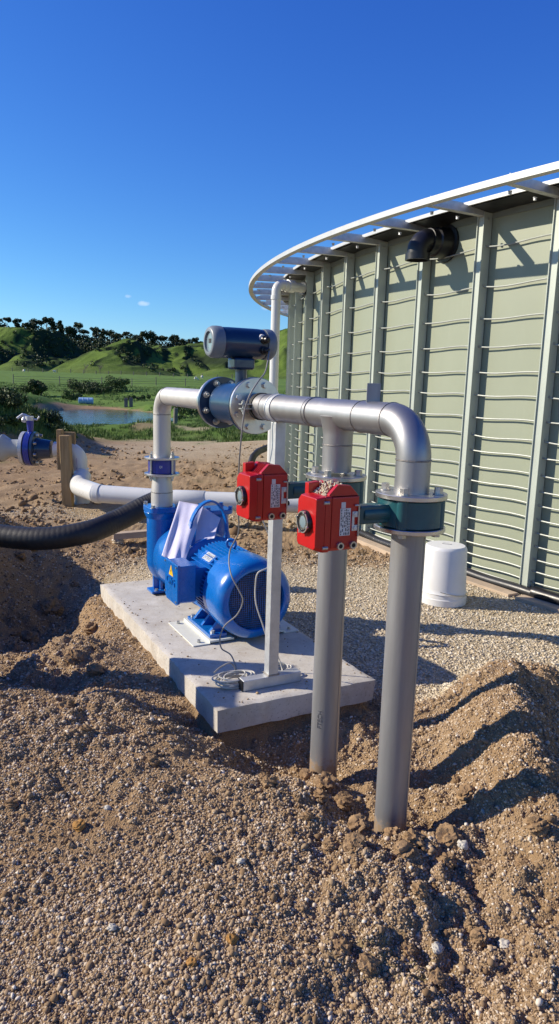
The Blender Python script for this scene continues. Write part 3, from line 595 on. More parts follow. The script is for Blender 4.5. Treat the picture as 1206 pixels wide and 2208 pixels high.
# ------------------------------------------------------------------ flow meter
fm = thing('flow_meter', P(1.40, 0, HZ), 'dark blue electromagnetic flow meter with round display head on top of the pipe', 'flow meter')
def uflange(t0, t1, r, z=HZ): return MB().lathe(P(t0, 0, z), U, [(0, r-.002), (.002, r), (t1-t0-.002, r), (t1-t0, r-.002)], 64)
f1 = uflange(1.2075, 1.226, .132).build('near_flange', M['navy'], fm)
f2 = uflange(1.585, 1.604, .130).build('far_flange', M['navy'], fm)
MB().lathe(P(1.226, 0, HZ), U, [(0, .075), (.04, .078), (.055, .100), (.304, .100), (.319, .078), (.359, .075)], 48).build('meter_tube', M['navy'], fm)
b = MB()
for i in range(8):
    q = radians(22.5+45*i); o_ = V*(.104*cos(q))+Z*(.104*sin(q)); b.bolt(P(1.1855, 0, HZ)+o_, -U, .0135, .014)
b.build_each('flange_bolt', M['flange'], f1, 30)
b = MB()
for i in range(8):
    q = radians(22.5+45*i); o_ = V*(.104*cos(q))+Z*(.104*sin(q)); b.bolt(P(1.5845, 0, HZ)+o_, -U, .0135, .018); b.cyl(P(1.565, 0, HZ)+o_, P(1.55, 0, HZ)+o_, .008, 10); b.bolt(P(1.227, 0, HZ)+o_, U, .0125, .012); b.cyl(P(1.227, 0, HZ)+o_, P(1.265, 0, HZ)+o_, .008, 10)
b.build_each('flange_nut', M['zinc'], f2, 30)
HC = P(1.37, 0, 1.778)
MB().cyl(P(1.37, 0, HZ+.095), P(1.37, 0, 1.66), .028, 24).build('neck', M['navy'], fm)
MB().box(P(1.37, 0, 1.682), .046, .054, .028, (U+V*.0).normalized(), V).build('junction_block', M['navy'], fm, bevel=.012, seg=3)
MB().lathe(HC-V*.125, V, [(0, .066), (.006, .071), (.05, .0725), (.20, .0725), (.245, .070), (.25, .066)], 56).build('display_head', M['navy'], fm)
lc = MB().lathe(HC-V*.125, -V, [(-.012, .0745), (.010, .0755), (.030, .074), (.045, .066), (.048, .060), (.048, .048), (.034, .046)], 56).build('display_cap', M['grey'], fm)
MB().lathe(HC-V*.155, -V, [(0, .0465), (.008, .0465)], 40).build('display_window', M['glass'], lc)
MB().box(HC-V*.1645+Z*.004, .014, .0006, .010, U, V, Z).build('display_readout', M['ink'], lc)
MB().lathe(HC+V*.125, V, [(-.012, .0735), (.012, .0745), (.026, .073), (.037, .064), (.039, .050)], 56).build('rear_cap', M['grey'], fm)
for dz in (.018, -.032):
    g = MB(); c = HC+V*.085-U*.066+Z*dz; g.lathe(c, (-U*.9+V*.3), [(0, .021), (.012, .021), (.014, .016), (.03, .016), (.036, .009)], 16); g.build('cable_gland', M['black'] if dz < 0 else M['black'], fm, 30)
MB().lathe(HC+V*.078-U*.060+Z*.026, -U, [(0, .019), (.012, .017), (.014, .010)], 20).build('blanking_plug', M['label'], fm)
for dv in (-.03, .06): MB().cyl(HC+V*dv-Z*.070, HC+V*dv-Z*.084, .006, 8).build('set_screw', M['zinc'], fm, 30)
# ------------------------------------------------------------------ far steel riser
rp = thing('steel_riser', P(2.58, 0, 1.1), 'steel pipe that leaves the flow meter and bends down over the pump outlet', 'pipework')
MB().tube(bend(P(1.627, 0, HZ+.006), P(2.58, 0, HZ+.006), P(2.58, 0, 1.10), .12, 14), .0555, 40).build('bent_pipe', M['steel_matte'], rp)
MB().lathe(P(1.6075, 0, HZ), U, [(0, .129), (.002, .131), (.018, .131), (.02, .129)], 64).build('meter_flange', M['flange'], rp)
wl = MB(); ring(2.58, 0, 1.375, .0555, mb=wl, w=.003); ring(2.46, 0, HZ+.006, .0555, 'u', mb=wl, w=.003); wl.build_each('weld_seam', M['weld'], rp)
vflange(MB(), 2.58, 0, 1.090, 1.103, .113).build('lower_flange', M['flange'], rp)
cv = thing('wafer_check_valve', P(2.58, 0, .99), 'dark blue wafer valve clamped between two steel flanges above the pump', 'check valve')
MB().lathe(P(2.58, 0, 1.0005), Z, [(0, .084), (.004, .088), (.084, .088), (.0885, .084)], 48).build('valve_ring', M['valveblue'], cv)
b = MB(); bb = MB()
for q in (45, 135, 225, 315):
    c = P(2.58, 0, .955) + U*(.094*cos(radians(q+20))) + V*(.094*sin(radians(q+20))); b.mark(); b.cyl(c, c+Z*.175, .0075, 10); bb.bolt(c+Z*.149, Z, .0135, .014); bb.bolt(c+Z*.029, -Z, .0135, .014)
b.build_each('stud', M['zinc'], cv); bb.build_each('stud_nut', M['zinc'], cv, 30)
text_mesh('cast_marking', 'DN', P(2.58, 0, 1.046)-(P(2.58, 0, 0)-Vector((0, 0, 0))).normalized()*.0883, (V*.98+U*.1), Z, .022, M['plate'], cv, .0006)
rd = thing('steel_reducer', P(2.58, 0, .80), 'short steel reducer between the blue wafer valve and the pump top', 'pipework')
vflange(MB(), 2.58, 0, .985, .9995, .113).build('flange', M['flange'], rd)
MB().lathe(P(2.58, 0, .785), Z, [(0, .070), (.09, .070), (.135, .066), (.20, .060)], 48).build('reducer_cone', M['steel_matte'], rd)
wl = MB(); ring(2.58, 0, .875, .0695, mb=wl, w=.003); wl.build('weld_seam', M['weld'], rd)
# ------------------------------------------------------------------ pump and motor
ms, mz = .155, .448
pu = thing('pump_set', P(2.1, ms, .2), 'glossy blue centrifugal pump and finned electric motor on the concrete slab', 'pump')
def squircle(mb, t, s, z0, z1, r, k=.22, n=48):
    ring_ = []
    for i in range(n):
        q = 2*pi*i/n; rr = r*(1+k*.5*(1-abs(cos(2*q))**1.0)*.0) * (1/ (abs(cos(q))**5+abs(sin(q))**5)**(1/5)); ring_.append(P(t, s, z0)+U*(rr*cos(q))+V*(rr*sin(q)))
    return mb.prism(ring_, Z*(z1-z0))
# discharge column
dc = MB().tube(bend(P(2.6, 0, .72), P(2.6, 0, .33), P(2.55, .22, .33), .10, 10), [.093]*2+[.095]*6+[.10]*5, 40).build('discharge_column', M['blue'], pu)
tf = squircle(MB(), 2.59, 0, .745, .783, .104); tf.lathe(P(2.6, 0, .70), Z, [(0, .093), (.03, .108), (.046, .112)], 40); tf.build('discharge_flange', M['blue'], pu, bevel=.006)
b = MB()
for q in (45, 135, 225, 315): b.bolt(P(2.59, 0, .7835)+U*(.115*cos(radians(q)))+V*(.115*sin(radians(q))), Z, .013, .018)
b.build_each('flange_bolt', M['zinc'], pu, 30)
ft = MB(); ft.fbox(P(2.58, -.01, .214), .06, .075, .008); ft.fbox(P(2.60, -.01, .265), .012, .045, .05); ft.fbox(P(2.60, -.01, .265), .045, .010, .05); ft.build('pump_foot', M['blue'], pu, bevel=.003)
MB().fbox(P(2.52, -.02, .2025), .03, .05, .0025).build('foot_shim', M['dark'], pu)
MB().bolt(P(2.54, -.05, .2225), Z, .011, .014).build_each('foot_bolt', M['zinc'], pu, 30)
vo = MB().lathe(P(2.22, ms, mz), U, [(0, .15), (.02, .20), (.06, .225), (.20, .235), (.30, .235), (.38, .20), (.40, .12)], 56); vo.build('volute', M['blue'], pu)
sc2 = MB().lathe(P(2.40, .30, .45), Z, [(0, .10), (.10, .098), (.28, .088), (.30, .095)], 40); sc2.build('suction_column', M['blue'], pu)
sf = squircle(MB(), 2.40, .30, .752, .782, .098); sf.build('suction_flange', M['blue'], pu, bevel=.005)
b = MB()
for q in (45, 135, 225, 315): b.bolt(P(2.40, .30, .7825)+U*(.108*cos(radians(q)))+V*(.108*sin(radians(q))), Z, .014, .02)
b.build_each('suction_bolt', M['blue'], pu, 30)
# arched guard over the coupling
ar = []
A0 = P(2.20, .06, .60); 
for i in range(15):
    q = pi*i/14; ar.append(P(2.15-.10*sin(q)*.3, .15-.125*cos(q), .66+.22*sin(q)))
am = MB()
for i in range(len(ar)-1):
    d = (ar[i+1]-ar[i]); L = d.length; d.normalize(); n = U.cross(d).normalized(); c = (ar[i]+ar[i+1])/2
    am.box(c, L/2*1.06, .020, .006, d, U, n)
am.lathe(P(2.15, .02, .54), Z, [(0, .024), (.10, .022), (.14, .012)], 16); am.lathe(P(2.15, .28, .54), Z, [(0, .024), (.10, .022), (.14, .012)], 16)
am.build('guard_arch', M['blue'], pu, bevel=.002)
# motor
ax = lambda t: P(t, ms, mz)
MB().lathe(ax(2.045), U, [(0, .205), (.012, .222), (.045, .222), (.06, .20), (.14, .17), (.19, .15)], 64).build('drive_end_flange', M['blue'], pu)
mb = MB().lathe(ax(1.60), U, [(0, .145), (.02, .150), (.43, .150), (.45, .19)], 56)
fin0, fin1 = 1.645, 1.99
for i in range(-7, 8):   # vertical fins on the top, horizontal fins on both flanks
    s0 = i*.021; 
    if abs(i) <= 6:
        zi = sqrt(max(.0, .148**2-s0*s0)); ro = sqrt(max(0, .213**2-s0*s0))
        mb.fbox(P((fin0+fin1)/2, ms+s0, mz+(zi-.01+ro)/2), (fin1-fin0)/2, .0032, (ro-zi+.01)/2)
        if abs(i) > 2: mb.fbox(P((fin0+fin1)/2, ms+s0, mz-(zi-.01+ro)/2), (fin1-fin0)/2, .0032, (ro-zi+.01)/2)
    for sg in (-1, 1):
        z0 = i*.021; xi = sqrt(max(0, .148**2-z0*z0)); xo = sqrt(max(0, .213**2-z0*z0))
        mb.fbox(P((fin0+fin1)/2, ms+sg*(xi-.01+xo)/2, mz+z0), (fin1-fin0)/2, (xo-xi+.01)/2, .0032)
mb.build('finned_frame', M['blue'], pu, bevel=.0012, seg=1)
MB().lathe(ax(1.62), -U, [(-.065, .206), (-.06, .219), (0, .2225), (.11, .2225), (.145, .217), (.167, .204), (.179, .186), (.181, .170), (.175, .163), (.160, .160)], 72, cap=False).build('fan_cover', M['blue'], pu)
gr = MB(); RG = .158; n = 13
for i in range(-n, n+1):
    d = i*RG/n*.98; h = sqrt(RG*RG-d*d); gr.tube([ax(1.452)+V*d-Z*h, ax(1.452)+V*d+Z*h], .0013, 5); gr.tube([ax(1.4545)+Z*d-V*h, ax(1.4545)+Z*d+V*h], .0013, 5)
gr.build('fan_grille', M['blue'], pu, 0)
MB().lathe(ax(1.475), U, [(0, .1575), (.004, .1575)], 48).build('fan_void', M['dark'], pu)
hub = MB().cyl(ax(1.462), ax(1.474), .035, 24)
for i in range(8):
    q = 2*pi*i/8; d = V*cos(q)+Z*sin(q); e = V*-sin(q)+Z*cos(q); hub.box(ax(1.469)+d*.085, .055, .022, .0015, d, e, U)
hub.build('cooling_fan', M['black'], pu)
eb = MB(); ec = P(1.80, ms, mz+.235)
eb.tube([ec+(V*.8-U*.6)*(.026*cos(q))+Z*(.026*sin(q)) for q in [2*pi*i/24 for i in range(24)]], .0085, 10, True); eb.lathe(P(1.80, ms, mz+.16), Z, [(0, .016), (.035, .016), (.052, .010)], 16); eb.build('eye_bolt', M['blue'], pu)
# terminal box
tb = MB(); sc0 = -.20
poly = [(1.715, .395), (1.735, .385), (1.885, .385), (1.912, .41), (1.912, .60), (1.715, .60)]
tb.prism([P(t, sc0+.012, z) for t, z in poly], V*.10)
tbo = tb.build('terminal_box', M['blue'], pu, bevel=.006, seg=3)
cvp = MB().prism([P(t, sc0, z) for t, z in [(1.708, .39), (1.73, .378), (1.89, .378), (1.919, .405), (1.919, .607), (1.708, .607)]], V*.016); cvb = cvp.build('box_cover', M['blue'], tbo, bevel=.004)
MB().fbox(P(1.83, -.03, .49), .085, .06, .085).build('box_neck', M['blue'], tbo, bevel=.01)
tri = MB().prism([P(1.845, sc0-.0005, .530), P(1.775, sc0-.0005, .530), P(1.81, sc0-.0005, .590)], -V*.001); tro = tri.build('warning_triangle', M['yellow'], cvb, 0)
zz = MB(); c = P(1.81, sc0-.0022, 0); zz.prism([c+Z*.576-U*.003, c+Z*.552-U*.006, c+Z*.553+U*.002, c+Z*.537-U*.001, c+Z*.560+U*.006, c+Z*.558-U*.001], -V*.0006); zz.build('warning_bolt', M['ink'], tro, 0)
text_mesh('maker_letters', 'CMG', P(1.812, sc0-.001, .498), -U, Z, .062, M['blue'], cvb, .004, .0006)
b = MB()
for t, z in ((1.722, .594), (1.905, .594), (1.905, .42), (1.725, .40)): b.mark(); b.cyl(P(t, sc0-.001, z), P(t, sc0-.006, z), .0055, 10)
b.build_each('cover_screw', M['zinc'], cvb)
# nameplate on a flat boss
nd = (-V*.62+Z*.785).normalized(); nb = ax(1.83)+nd*.200
MB().box(nb, .085, .034, .010, U, nd.cross(U), nd).build('plate_boss', M['blue'], pu, bevel=.002)
npl = MB().box(nb+nd*.0110-U*.015, .055, .027, .001, U, nd.cross(U), nd).build('nameplate', M['plate'], pu, 0)
tx = MB(); text_rows(tx, nb+nd*.0125-U*.015, nd.cross(U).normalized(), U, .044, .09, 6, random.Random(4)); tx.build('nameplate_text', M['stain'], npl, 0)
# feet
for sg in (-1, 1):
    f = MB(); c = ms+sg*.165
    f.fbox(P(1.75, c, .232), .175, .050, .010)
    for t in (1.63, 1.75, 1.87):
        f.prism([P(t-.012, ms+sg*.20, .24), P(t-.012, ms+sg*.12, .24), P(t-.012, ms+sg*.085, .32), P(t-.012, ms+sg*.115, .335)], U*.024)
    f.build('motor_foot', M['blue'], pu, bevel=.002)
    b = MB()
    for t in (1.60, 1.90): b.bolt(P(t, ms+sg*.19, .2425), Z, .012, .014)
    b.build_each('foot_bolt', M['galv'], pu, 30)
    pl = MB(); pl.fbox(P(1.75, ms+sg*.155, .2155), .205, .070, .0055); pl.fbox(P(1.75, ms+sg*.272, .2035), .205, .050, .003)
    pl.prism([P(1.545, ms+sg*.224, .2035), P(1.545, ms+sg*.2275, .2035), P(1.545, ms+sg*.2275, .221), P(1.545, ms+sg*.222, .221)], U*.41)
    pl.build('base_rail', M['cream'], pu, bevel=.0012)
    b = MB()
    for t in (1.585, 1.915): b.bolt(P(t, ms+sg*.275, .2068), Z, .009, .014)
    b.build_each('anchor_bolt', M['zinc'], pu, 30)
# ------------------------------------------------------------------ plastic sheets hanging on the pump
def sheet(name, corners, label, wav, seed, nrm):
    n = 26; v = np.zeros((n, n, 3)); a, b_, c, d = [np.array(q) for q in corners]
    for i in range(n):
        for j in range(n):
            x, y = i/(n-1), j/(n-1); p = (a*(1-x)+b_*x)*(1-y)+(d*(1-x)+c*x)*y
            w = wav*(sin(x*9+y*2.0+seed)*.5+sin(x*17-y*3+seed*2)*.25)*(.3+y*.7) + .01*sin(y*5+seed)
            v[i, j] = p + np.array(nrm)*w
    o = npmesh(name, v.reshape(-1, 3), grid_faces(n, n), M['sheet'], True)
    s = o.modifiers.new('thick', 'SOLIDIFY'); s.thickness = .0012
    return tag(o, label, 'document sleeve')
nr = -U*.9-V*.2+Z*.1
sheet('document_sleeve', [at(386, 1080, 4.42), at(440, 1090, 4.36), at(398, 1222, 3.98), at(349, 1198, 4.06)], 'white plastic sleeve of papers hanging beside the blue discharge column', .030, 1., nr)
sheet('document_sleeve', [at(430, 1088, 4.38), at(476, 1117, 4.34), at(462, 1160, 4.18), at(421, 1168, 4.20)], 'shorter white sleeve of papers behind the blue arch of the pump', .010, 2.4, nr)
# ------------------------------------------------------------------ support post and cables
po = thing('support_post', P(.96, 0, .2), 'square galvanised steel post standing on the slab under the overhead pipe', 'support post')
pm = MB().fbox(P(.96, 0, (.252+HZ-.06)/2), .0255, .0255, (HZ-.06-.252)/2); pm.build('post', M['galv'], po, bevel=.004)
fx = MB().fbox(P(.955, -.005, .2265), .026, .15, .0255); fx.build('foot_bar', M['galv'], po, bevel=.004)
MB().fbox(P(.955, -.1585, .2265), .0245, .003, .0245).build('end_cap', M['black'], po, bevel=.002)
wl = MB(); wl.fbox(P(.96, 0, .2545), .030, .030, .0035); wl.build('weld_seam', M['weld'], po, bevel=.002)
# saddle under the pipe
MB().lathe(P(.935, 0, HZ), U, [(0, R*1.03+.0004), (0, R*1.03+.004), (.05, R*1.03+.004), (.05, R*1.03+.0004)], 40).build('pipe_clamp', M['galv'], po)
ck = thing('earth_clamp', P(1.13, 0, HZ), 'small steel band clamp with bolted lugs around the pipe beside the flow meter', 'pipe clamp')
MB().lathe(P(1.118, 0, HZ), U, [(0, R*1.03+.0004), (0, R*1.03+.004), (.03, R*1.03+.004), (.03, R*1.03+.0004)], 40).build('band', M['dark'], ck)
lg = MB(); e = (-V*.98-U*.2).normalized()
for dz in (-.010, .010): lg.box(P(1.128, 0, HZ+dz)-V*(.085), .016, .026, .0028, U, V, Z)
lg.cyl(P(1.128, 0, HZ-.035)-V*.094, P(1.128, 0, HZ+.028)-V*.094, .0055, 10); lg.bolt(P(1.128, 0, HZ+.013)-V*.094, Z, .010, .010); lg.bolt(P(1.128, 0, HZ-.013)-V*.094, -Z, .010, .010)
lg.build('bolted_lug', M['zinc'], ck, 30)
cb = [HC+V*.10-U*.10-Z*.034, at(573, 800, 3.30), at(556, 824, 3.18), at(540, 850, 3.155), at(528, 885, 3.17), at(522, 930, 3.17), at(516, 1000, 3.22), at(514, 1090, 3.30), at(515, 1145, 3.38), at(507, 1165, 3.42), at(497, 1185, 3.46), at(494, 1213, 3.42),
      at(500, 1243, 3.36), at(514, 1270, 3.34), at(524, 1295, 3.33), at(512, 1325, 3.34), at(486, 1348, 3.34), at(475, 1372, 3.33), at(478, 1398, 3.32), at(500, 1415, 3.31), P(1.07, -.115, .207), at(500, 1431, 3.20), at(478, 1437, 3.19), at(462, 1450, 3.16)]
ca = thing('signal_cable', P(1.05, -.2, .2), 'thin grey cable hanging from the flow meter to a coil left of the post foot', 'cable')
MB().tube(spline(cb, 7), .0036, 8).build('cable_run', M['cable'], ca)
def coil(cx, name, par, n=9, R0=.085, seed=1, stretch=1.0):
    rr = random.Random(seed); mb = MB(); pts = []; tot = n*20
    for i in range(tot+1):
        q = 2*pi*i/20; k = i/tot; r = R0*(1+.22*sin(q*.37+seed)+.10*sin(q*1.31)); z = .004+.050*abs(sin(k*5+seed))*(.4+.6*abs(sin(q*.53)))
        pts.append(Vector(cx)+V*(r*cos(q)*stretch*1.0)+U*(r*.62*sin(q+.3*sin(q*.2)))+Z*z)
    mb.tube(pts, .0033, 6); mb.build(name, M['cable_l'], par)
coil(P(1.02, -.165, .2), 'cable_coil', ca, 11, .070, 1.3, 1.0)
MB().tube([P(1.02, -.165, .245)+V*(.105*cos(q))+U*(.055*sin(q)) for q in [2*pi*i/40 for i in range(41)]], .0038, 8).build('cable_loop', M['cable_l'], ca)
ca2 = thing('cable', P(1.1, .08, .2), 'pale cable looping down behind the post to a coil right of the post foot', 'cable')
MB().tube(spline([at(566, 1120, 3.32), at(585, 1165, 3.36), at(598, 1185, 3.38), at(598, 1200, 3.38), at(588, 1215, 3.34), at(574, 1226, 3.27), at(556, 1236, 3.25), at(551, 1262, 3.26), at(552, 1300, 3.25), at(566, 1345, 3.24), at(582, 1392, 3.25), at(598, 1412, 3.24), at(608, 1440, 3.22), at(610, 1458, 3.19), P(1.03, .075, .206)], 7), .0034, 8).build('cable_run', M['cable_l'], ca2)
coil(P(1.04, .085, .2), 'cable_coil', ca2, 8, .055, 2.2, .85)
# ------------------------------------------------------------------ white drain pipeline, riser and valve
D = .100
pl = thing('drain_pipeline', (-2.1, 7.8, .3), 'long white plastic pipe running from the riser past the pump toward the tank', 'pipe')
pa = at(193, 1063, 7.9); pb = at(395, 1078, 7.65); pc = at(640, 1086, 7.5); dd = (pc-pb).normalized(); pd = pc+dd*1.6
MB().tube([pa+(pb-pa)*.05, pb, pc, pd], D, 40).build('pipe', M['pvc'], pl)
rc = at(178, 1050, 8.62); ez = rc.z-.05
rbase = Vector((rc.x, 8.62, 0))
MB().tube([at(180, 1090, 8.62)-Z*.5, at(175, 1010, 8.62)], D*.93, 40).build('riser_stub', M['pvc'], pl)
MB().tube(bend(Vector((rc.x+.02, 8.55, pa.z+.10)), Vector((rc.x+.03, 8.35, pa.z)), pa+(pb-pa)*.10, .16, 8), D*1.08, 40).build('lower_elbow', M['pvc'], pl)
j = MB()
for q, w in ((.10, .03), ): c = pa+(pb-pa)*q; d = (pb-pa).normalized(); j.mark(); j.lathe(c-d*w, d, [(0, D+.004), (.004, D*1.09), (2*w, D*1.09), (2*w+.004, D+.004)], 40)
j.mark(); j.lathe(pb-dd*.12, dd, [(0, D+.002), (.03, D*1.08), (.36, D*1.08), (.37, D*1.02)], 40)
j.build_each('socket', M['pvc'], pl)
rs = thing('white_riser', (rc.x, 8.62, 0), 'white plastic elbow riser behind the timber stake with purple pen marks', 'pipe')
zt_ = at(150, 970, 8.62).z; tx_ = at(172, 1000, 8.62)
top = Vector((tx_.x-.0, 8.62, zt_)); lft = at(118, 968, 8.62); lft.z = zt_
MB().tube(bend(Vector((top.x, 8.62, .42)), top+Vector((0, 0, 0)), lft, .14, 14), D*.93, 40).build('elbow', M['pvc'], rs)
M['pen'] = paint('purple_marker', (.28, .16, .34), .6)
def onel(a, z): return Vector((top.x+D*.94*sin(a), 8.62-D*.94*cos(a), z))
MB().tube([onel(-.1, .80-.17), onel(-.05, .70-.17), onel(-.2, .62-.17)]+[onel(-.25, .58-.17)], .0025, 5).build('pen_mark', M['pen'], rs)
MB().tube([onel(a, .40) for a in np.linspace(-1.4, 1.4, 14)], .002, 5).build('pen_ring', M['pen'], rs)
vv = thing('lever_valve', (lft.x-.35, 8.62, zt_), 'dark blue butterfly valve with lever between white pipe ends at the far left', 'valve')
Xl = Vector((-1, 0, 0)); c = lft
def xx(a): return at(a, 968, 8.62).x
c0 = Vector((xx(112), 8.62, zt_))
MB().lathe(c0, Xl, [(0, .106), (xx(112)-xx(88), .125), (xx(112)-xx(84), .135), (xx(112)-xx(80), .135)], 40).build('reducer', M['navy'], vv)
fl = MB().lathe(Vector((xx(81), 8.62, zt_)), Xl, [(0, .15), (.004, .205), (.035, .205), (.04, .15)], 48); fl.build('right_flange', M['navy'], vv)
MB().lathe(Vector((xx(73.5), 8.62, zt_)), Xl, [(0, .17), (.005, .205), (xx(73.5)-xx(61), .205), (xx(73.5)-xx(60), .17)], 48).build('valve_body', M['valveblue'], vv)
b = MB()
for i in range(8):
    q = 2*pi*i/8+.3; o_ = Vector((0, cos(q)*.175, sin(q)*.175)); b.bolt(Vector((xx(82.5), 8.62, zt_))+o_, -Xl, .018, .03)
b.build_each('flange_bolt', M['zinc'], vv, 30)
MB().lathe(Vector((xx(58.5), 8.62, zt_)), Xl, [(0, .18), (.004, .205), (.045, .205), (.055, .15), (.06, .125)], 48).build('left_flange', M['galv'], vv)
MB().lathe(Vector((xx(47), 8.62, zt_)), Xl, [(0, .108), (.02, .112), (.024, .106), (xx(47)-xx(24), .106), (xx(47)-xx(12), .15), (xx(47)-xx(8), .165), (xx(47)-xx(4), .16)], 40).build('flared_adapter', M['pipegrey'], vv)
MB().lathe(Vector((xx(4), 8.62, zt_)), Xl, [(0, .17), (.03, .17), (.05, .14), (.25, .14)], 40).build('end_coupling', M['black'], vv)
st = MB().cyl(Vector((xx(67), 8.62, zt_+.19)), Vector((xx(67), 8.62, zt_+.34)), .032, 16, .045); st.build('stem', M['valveblue'], vv)
lv = MB(); h = Vector((xx(66), 8.62, zt_+.36)); lv.cyl(h-Z*.02, h+Z*.03, .05, 16); lv.tube([h+Z*.02, h+Vector((-.08, 0, .05)), h+Vector((-.14, -.02, .0))], .016, 8); lv.tube([h+Z*.01, h+Vector((.09, 0, -.01)), h+Vector((.12, 0, .03))], .012, 8); lv.cyl(h+Vector((-.06, -.03, -.03)), h+Vector((-.06, .03, .04)), .03, 10); lv.build('lever_handle', M['galv'], vv)
tsk = thing('timber_stake', (-2.55, 8.44, 0), 'round-topped treated pine stake driven in beside the white riser', 'timber stake')
a = at(148, 1103, 8.44); b_ = at(141, 938, 8.44)
ax_ = (b_-a).normalized(); xv = Vector((1, 0, 0)); xv = (xv-ax_*xv.dot(ax_)).normalized(); yv = ax_.cross(xv)
MB().box((a+b_)/2-ax_*.15, .062, .05, (b_-a).length/2+.15, xv, yv, ax_).build('stake', M['wood'], tsk, bevel=.012, seg=3)
a2 = at(129, 1012, 8.5); b2 = at(129, 926, 8.5); MB().box((a2+b2)/2+Vector((.01, .0, 0)), .030, .05, (b2-a2).length/2).build('batten', M['wood'], tsk, bevel=.004)
a3 = at(143, 932, 8.55); MB().box(a3+Vector((0, .06, -.1)), .09, .02, .10).build('back_board', M['wood'], tsk, bevel=.004)
# ------------------------------------------------------------------ black suction hose and bits of timber
hp_ = [at(-260, 1075, 5.3), at(-120, 1130, 5.15), at(0, 1155, 5.05), at(100, 1161, 5.0), at(190, 1147, 5.05), at(250, 1124, 5.2), at(312, 1093, 5.3), at(346, 1078, 5.35)]
pts = spline(hp_, 26); rad = [.082+(.0016 if i % 3 < 1 else 0) for i in range(len(pts))]
hs = thing('suction_hose', pts[40], 'thick ribbed black rubber hose sagging across the hollow to the pump', 'hose'); MB().tube(pts, rad, 28).build('hose_wall', M['rubber'], hs, 20)
o = MB().box(atz(283, 1157, .09)+Z*.02, .17, .045, .03, Vector((.96, .28, .06)).normalized(), Vector((-.28, .96, 0)).normalized(), Z).build('timber_offcut', M['plank'], None, bevel=.003); tag(o, 'pale sawn timber offcut lying behind the pump under the black hose', 'timber')
q = atz(255, 1165, .06); o = lump('stone', q.x, q.y, .05, M['yardstone'], 'pale angular stone on the gravel beside the timber offcut under the hose', 'stone', None, 3.3, .6)
# ------------------------------------------------------------------ bucket
bk_ = Vector((1.215, 5.06, gz(1.215, 5.06)+.0))
bu = thing('plastic_bucket', bk_, 'upturned white plastic bucket on the gravel by the tank wall', 'bucket')
MB().lathe(bk_, Z, [(0, .168), (.005, .172), (.05, .172), (.055, .167), (.085, .166), (.09, .171), (.096, .166), (.12, .163), (.40, .152), (.415, .147), (.425, .136), (.426, .12)], 64).build('bucket_wall', M['bucket'], bu)
hd = MB().tube([bk_+Z*(.115-.04*sin(q)) + Vector((.176*cos(q-1.9), .176*sin(q-1.9), 0)) for q in np.linspace(.0, 2.6, 20)], .003, 6); hd.build('wire_handle', M['zinc'], bu)
MB().tube([bk_+Z*.4265+Vector((.035*cos(q)+.01, .022*sin(q)+.02, 0)) for q in np.linspace(0, 6, 16)], .0025, 5).build('moulded_mark', M['cable_l'], bu)
# ------------------------------------------------------------------ tank
TC = Vector((11.0785, 11.4095, 0)); TR = 10.944; ZB, ZT = .047, 3.05; A0_, DA = 3.728, .0654
def tp(a, r, z): return Vector((TC.x+r*cos(a), TC.y+r*sin(a), z))
tk = thing('water_tank', tp(A0_, TR, ZB), 'very large round sage green water tank with hoop rods and an outrigger ring', 'water tank')
NS = 480
def ringmesh(name, prof, mat, smooth=38, bevel=0, n=NS):
    mb = MB(); k = len(prof); vs = [tp(2*pi*i/n, r, z) for i in range(n) for r, z in prof]
    fs = [(i*k+j, ((i+1) % n)*k+j, ((i+1) % n)*k+(j+1) % k, i*k+(j+1) % k) for i in range(n) for j in range(k)]
    return mb.add(vs, fs).build(name, mat, tk, smooth, bevel)
ringmesh('tank_wall', [(TR, ZB-.05), (TR, ZT-.14), (TR-.03, ZT-.14), (TR-.03, ZB-.05)], M['wall'])
ringmesh('eave_band', [(TR+.012, ZT-.14), (TR+.012, ZT), (TR-.04, ZT), (TR-.04, ZT-.14)], M['eavegreen'])
rf = MB(); n = 240; vs = [tp(2*pi*i/n, TR+.25, ZT-.052) for i in range(n)]+[tp(2*pi*i/n, TR-1.5, ZT+.0) for i in range(n)]+[TC+Z*(ZT+.03)]
rf.add(vs, [(i, (i+1) % n, n+(i+1) % n, n+i) for i in range(n)]+[(n+i, n+(i+1) % n, 2*n) for i in range(n)]).build('roof_sheet', M['membrane'], tk)
ringmesh('eave_flashing', [(TR+.25, ZT-.078), (TR+.265, ZT-.078), (TR+.265, ZT-.048), (TR+.25, ZT-.048)], M['alu'])
# crinkled black liner tucked under the eave
mb = MB(); k = 4; n = 720; vs = []
for i in range(n):
    a = 2*pi*i/n; w = .5+.5*sin(i*.9)*sin(i*.23); o1 = .19+.05*w
    for r, z in ((TR+.014, ZT-.062), (TR+o1, ZT-.060), (TR+o1, ZT-.070-.012*w), (TR+.014, ZT-.085-.02*w)): vs.append(tp(a, r, z))
mb.add(vs, [(i*k+j, ((i+1) % n)*k+j, ((i+1) % n)*k+(j+1) % k, i*k+(j+1) % k) for i in range(n) for j in range(k)]).build('liner_edge', M['membrane'], tk)
ringmesh('base_flashing', [(TR+.002, ZB-.03), (TR+.035, ZB-.03), (TR+.035, ZB+.012), (TR+.002, ZB+.05)], M['alu'])
RR = .678
sg_ = ringmesh('outrigger_ring', [(TR+RR-.042, 2.918), (TR+RR+.020, 2.918), (TR+RR+.020, 2.962), (TR+RR-.042, 2.962)], M['alu'])
i0, i1 = -4, 17
post_me = None
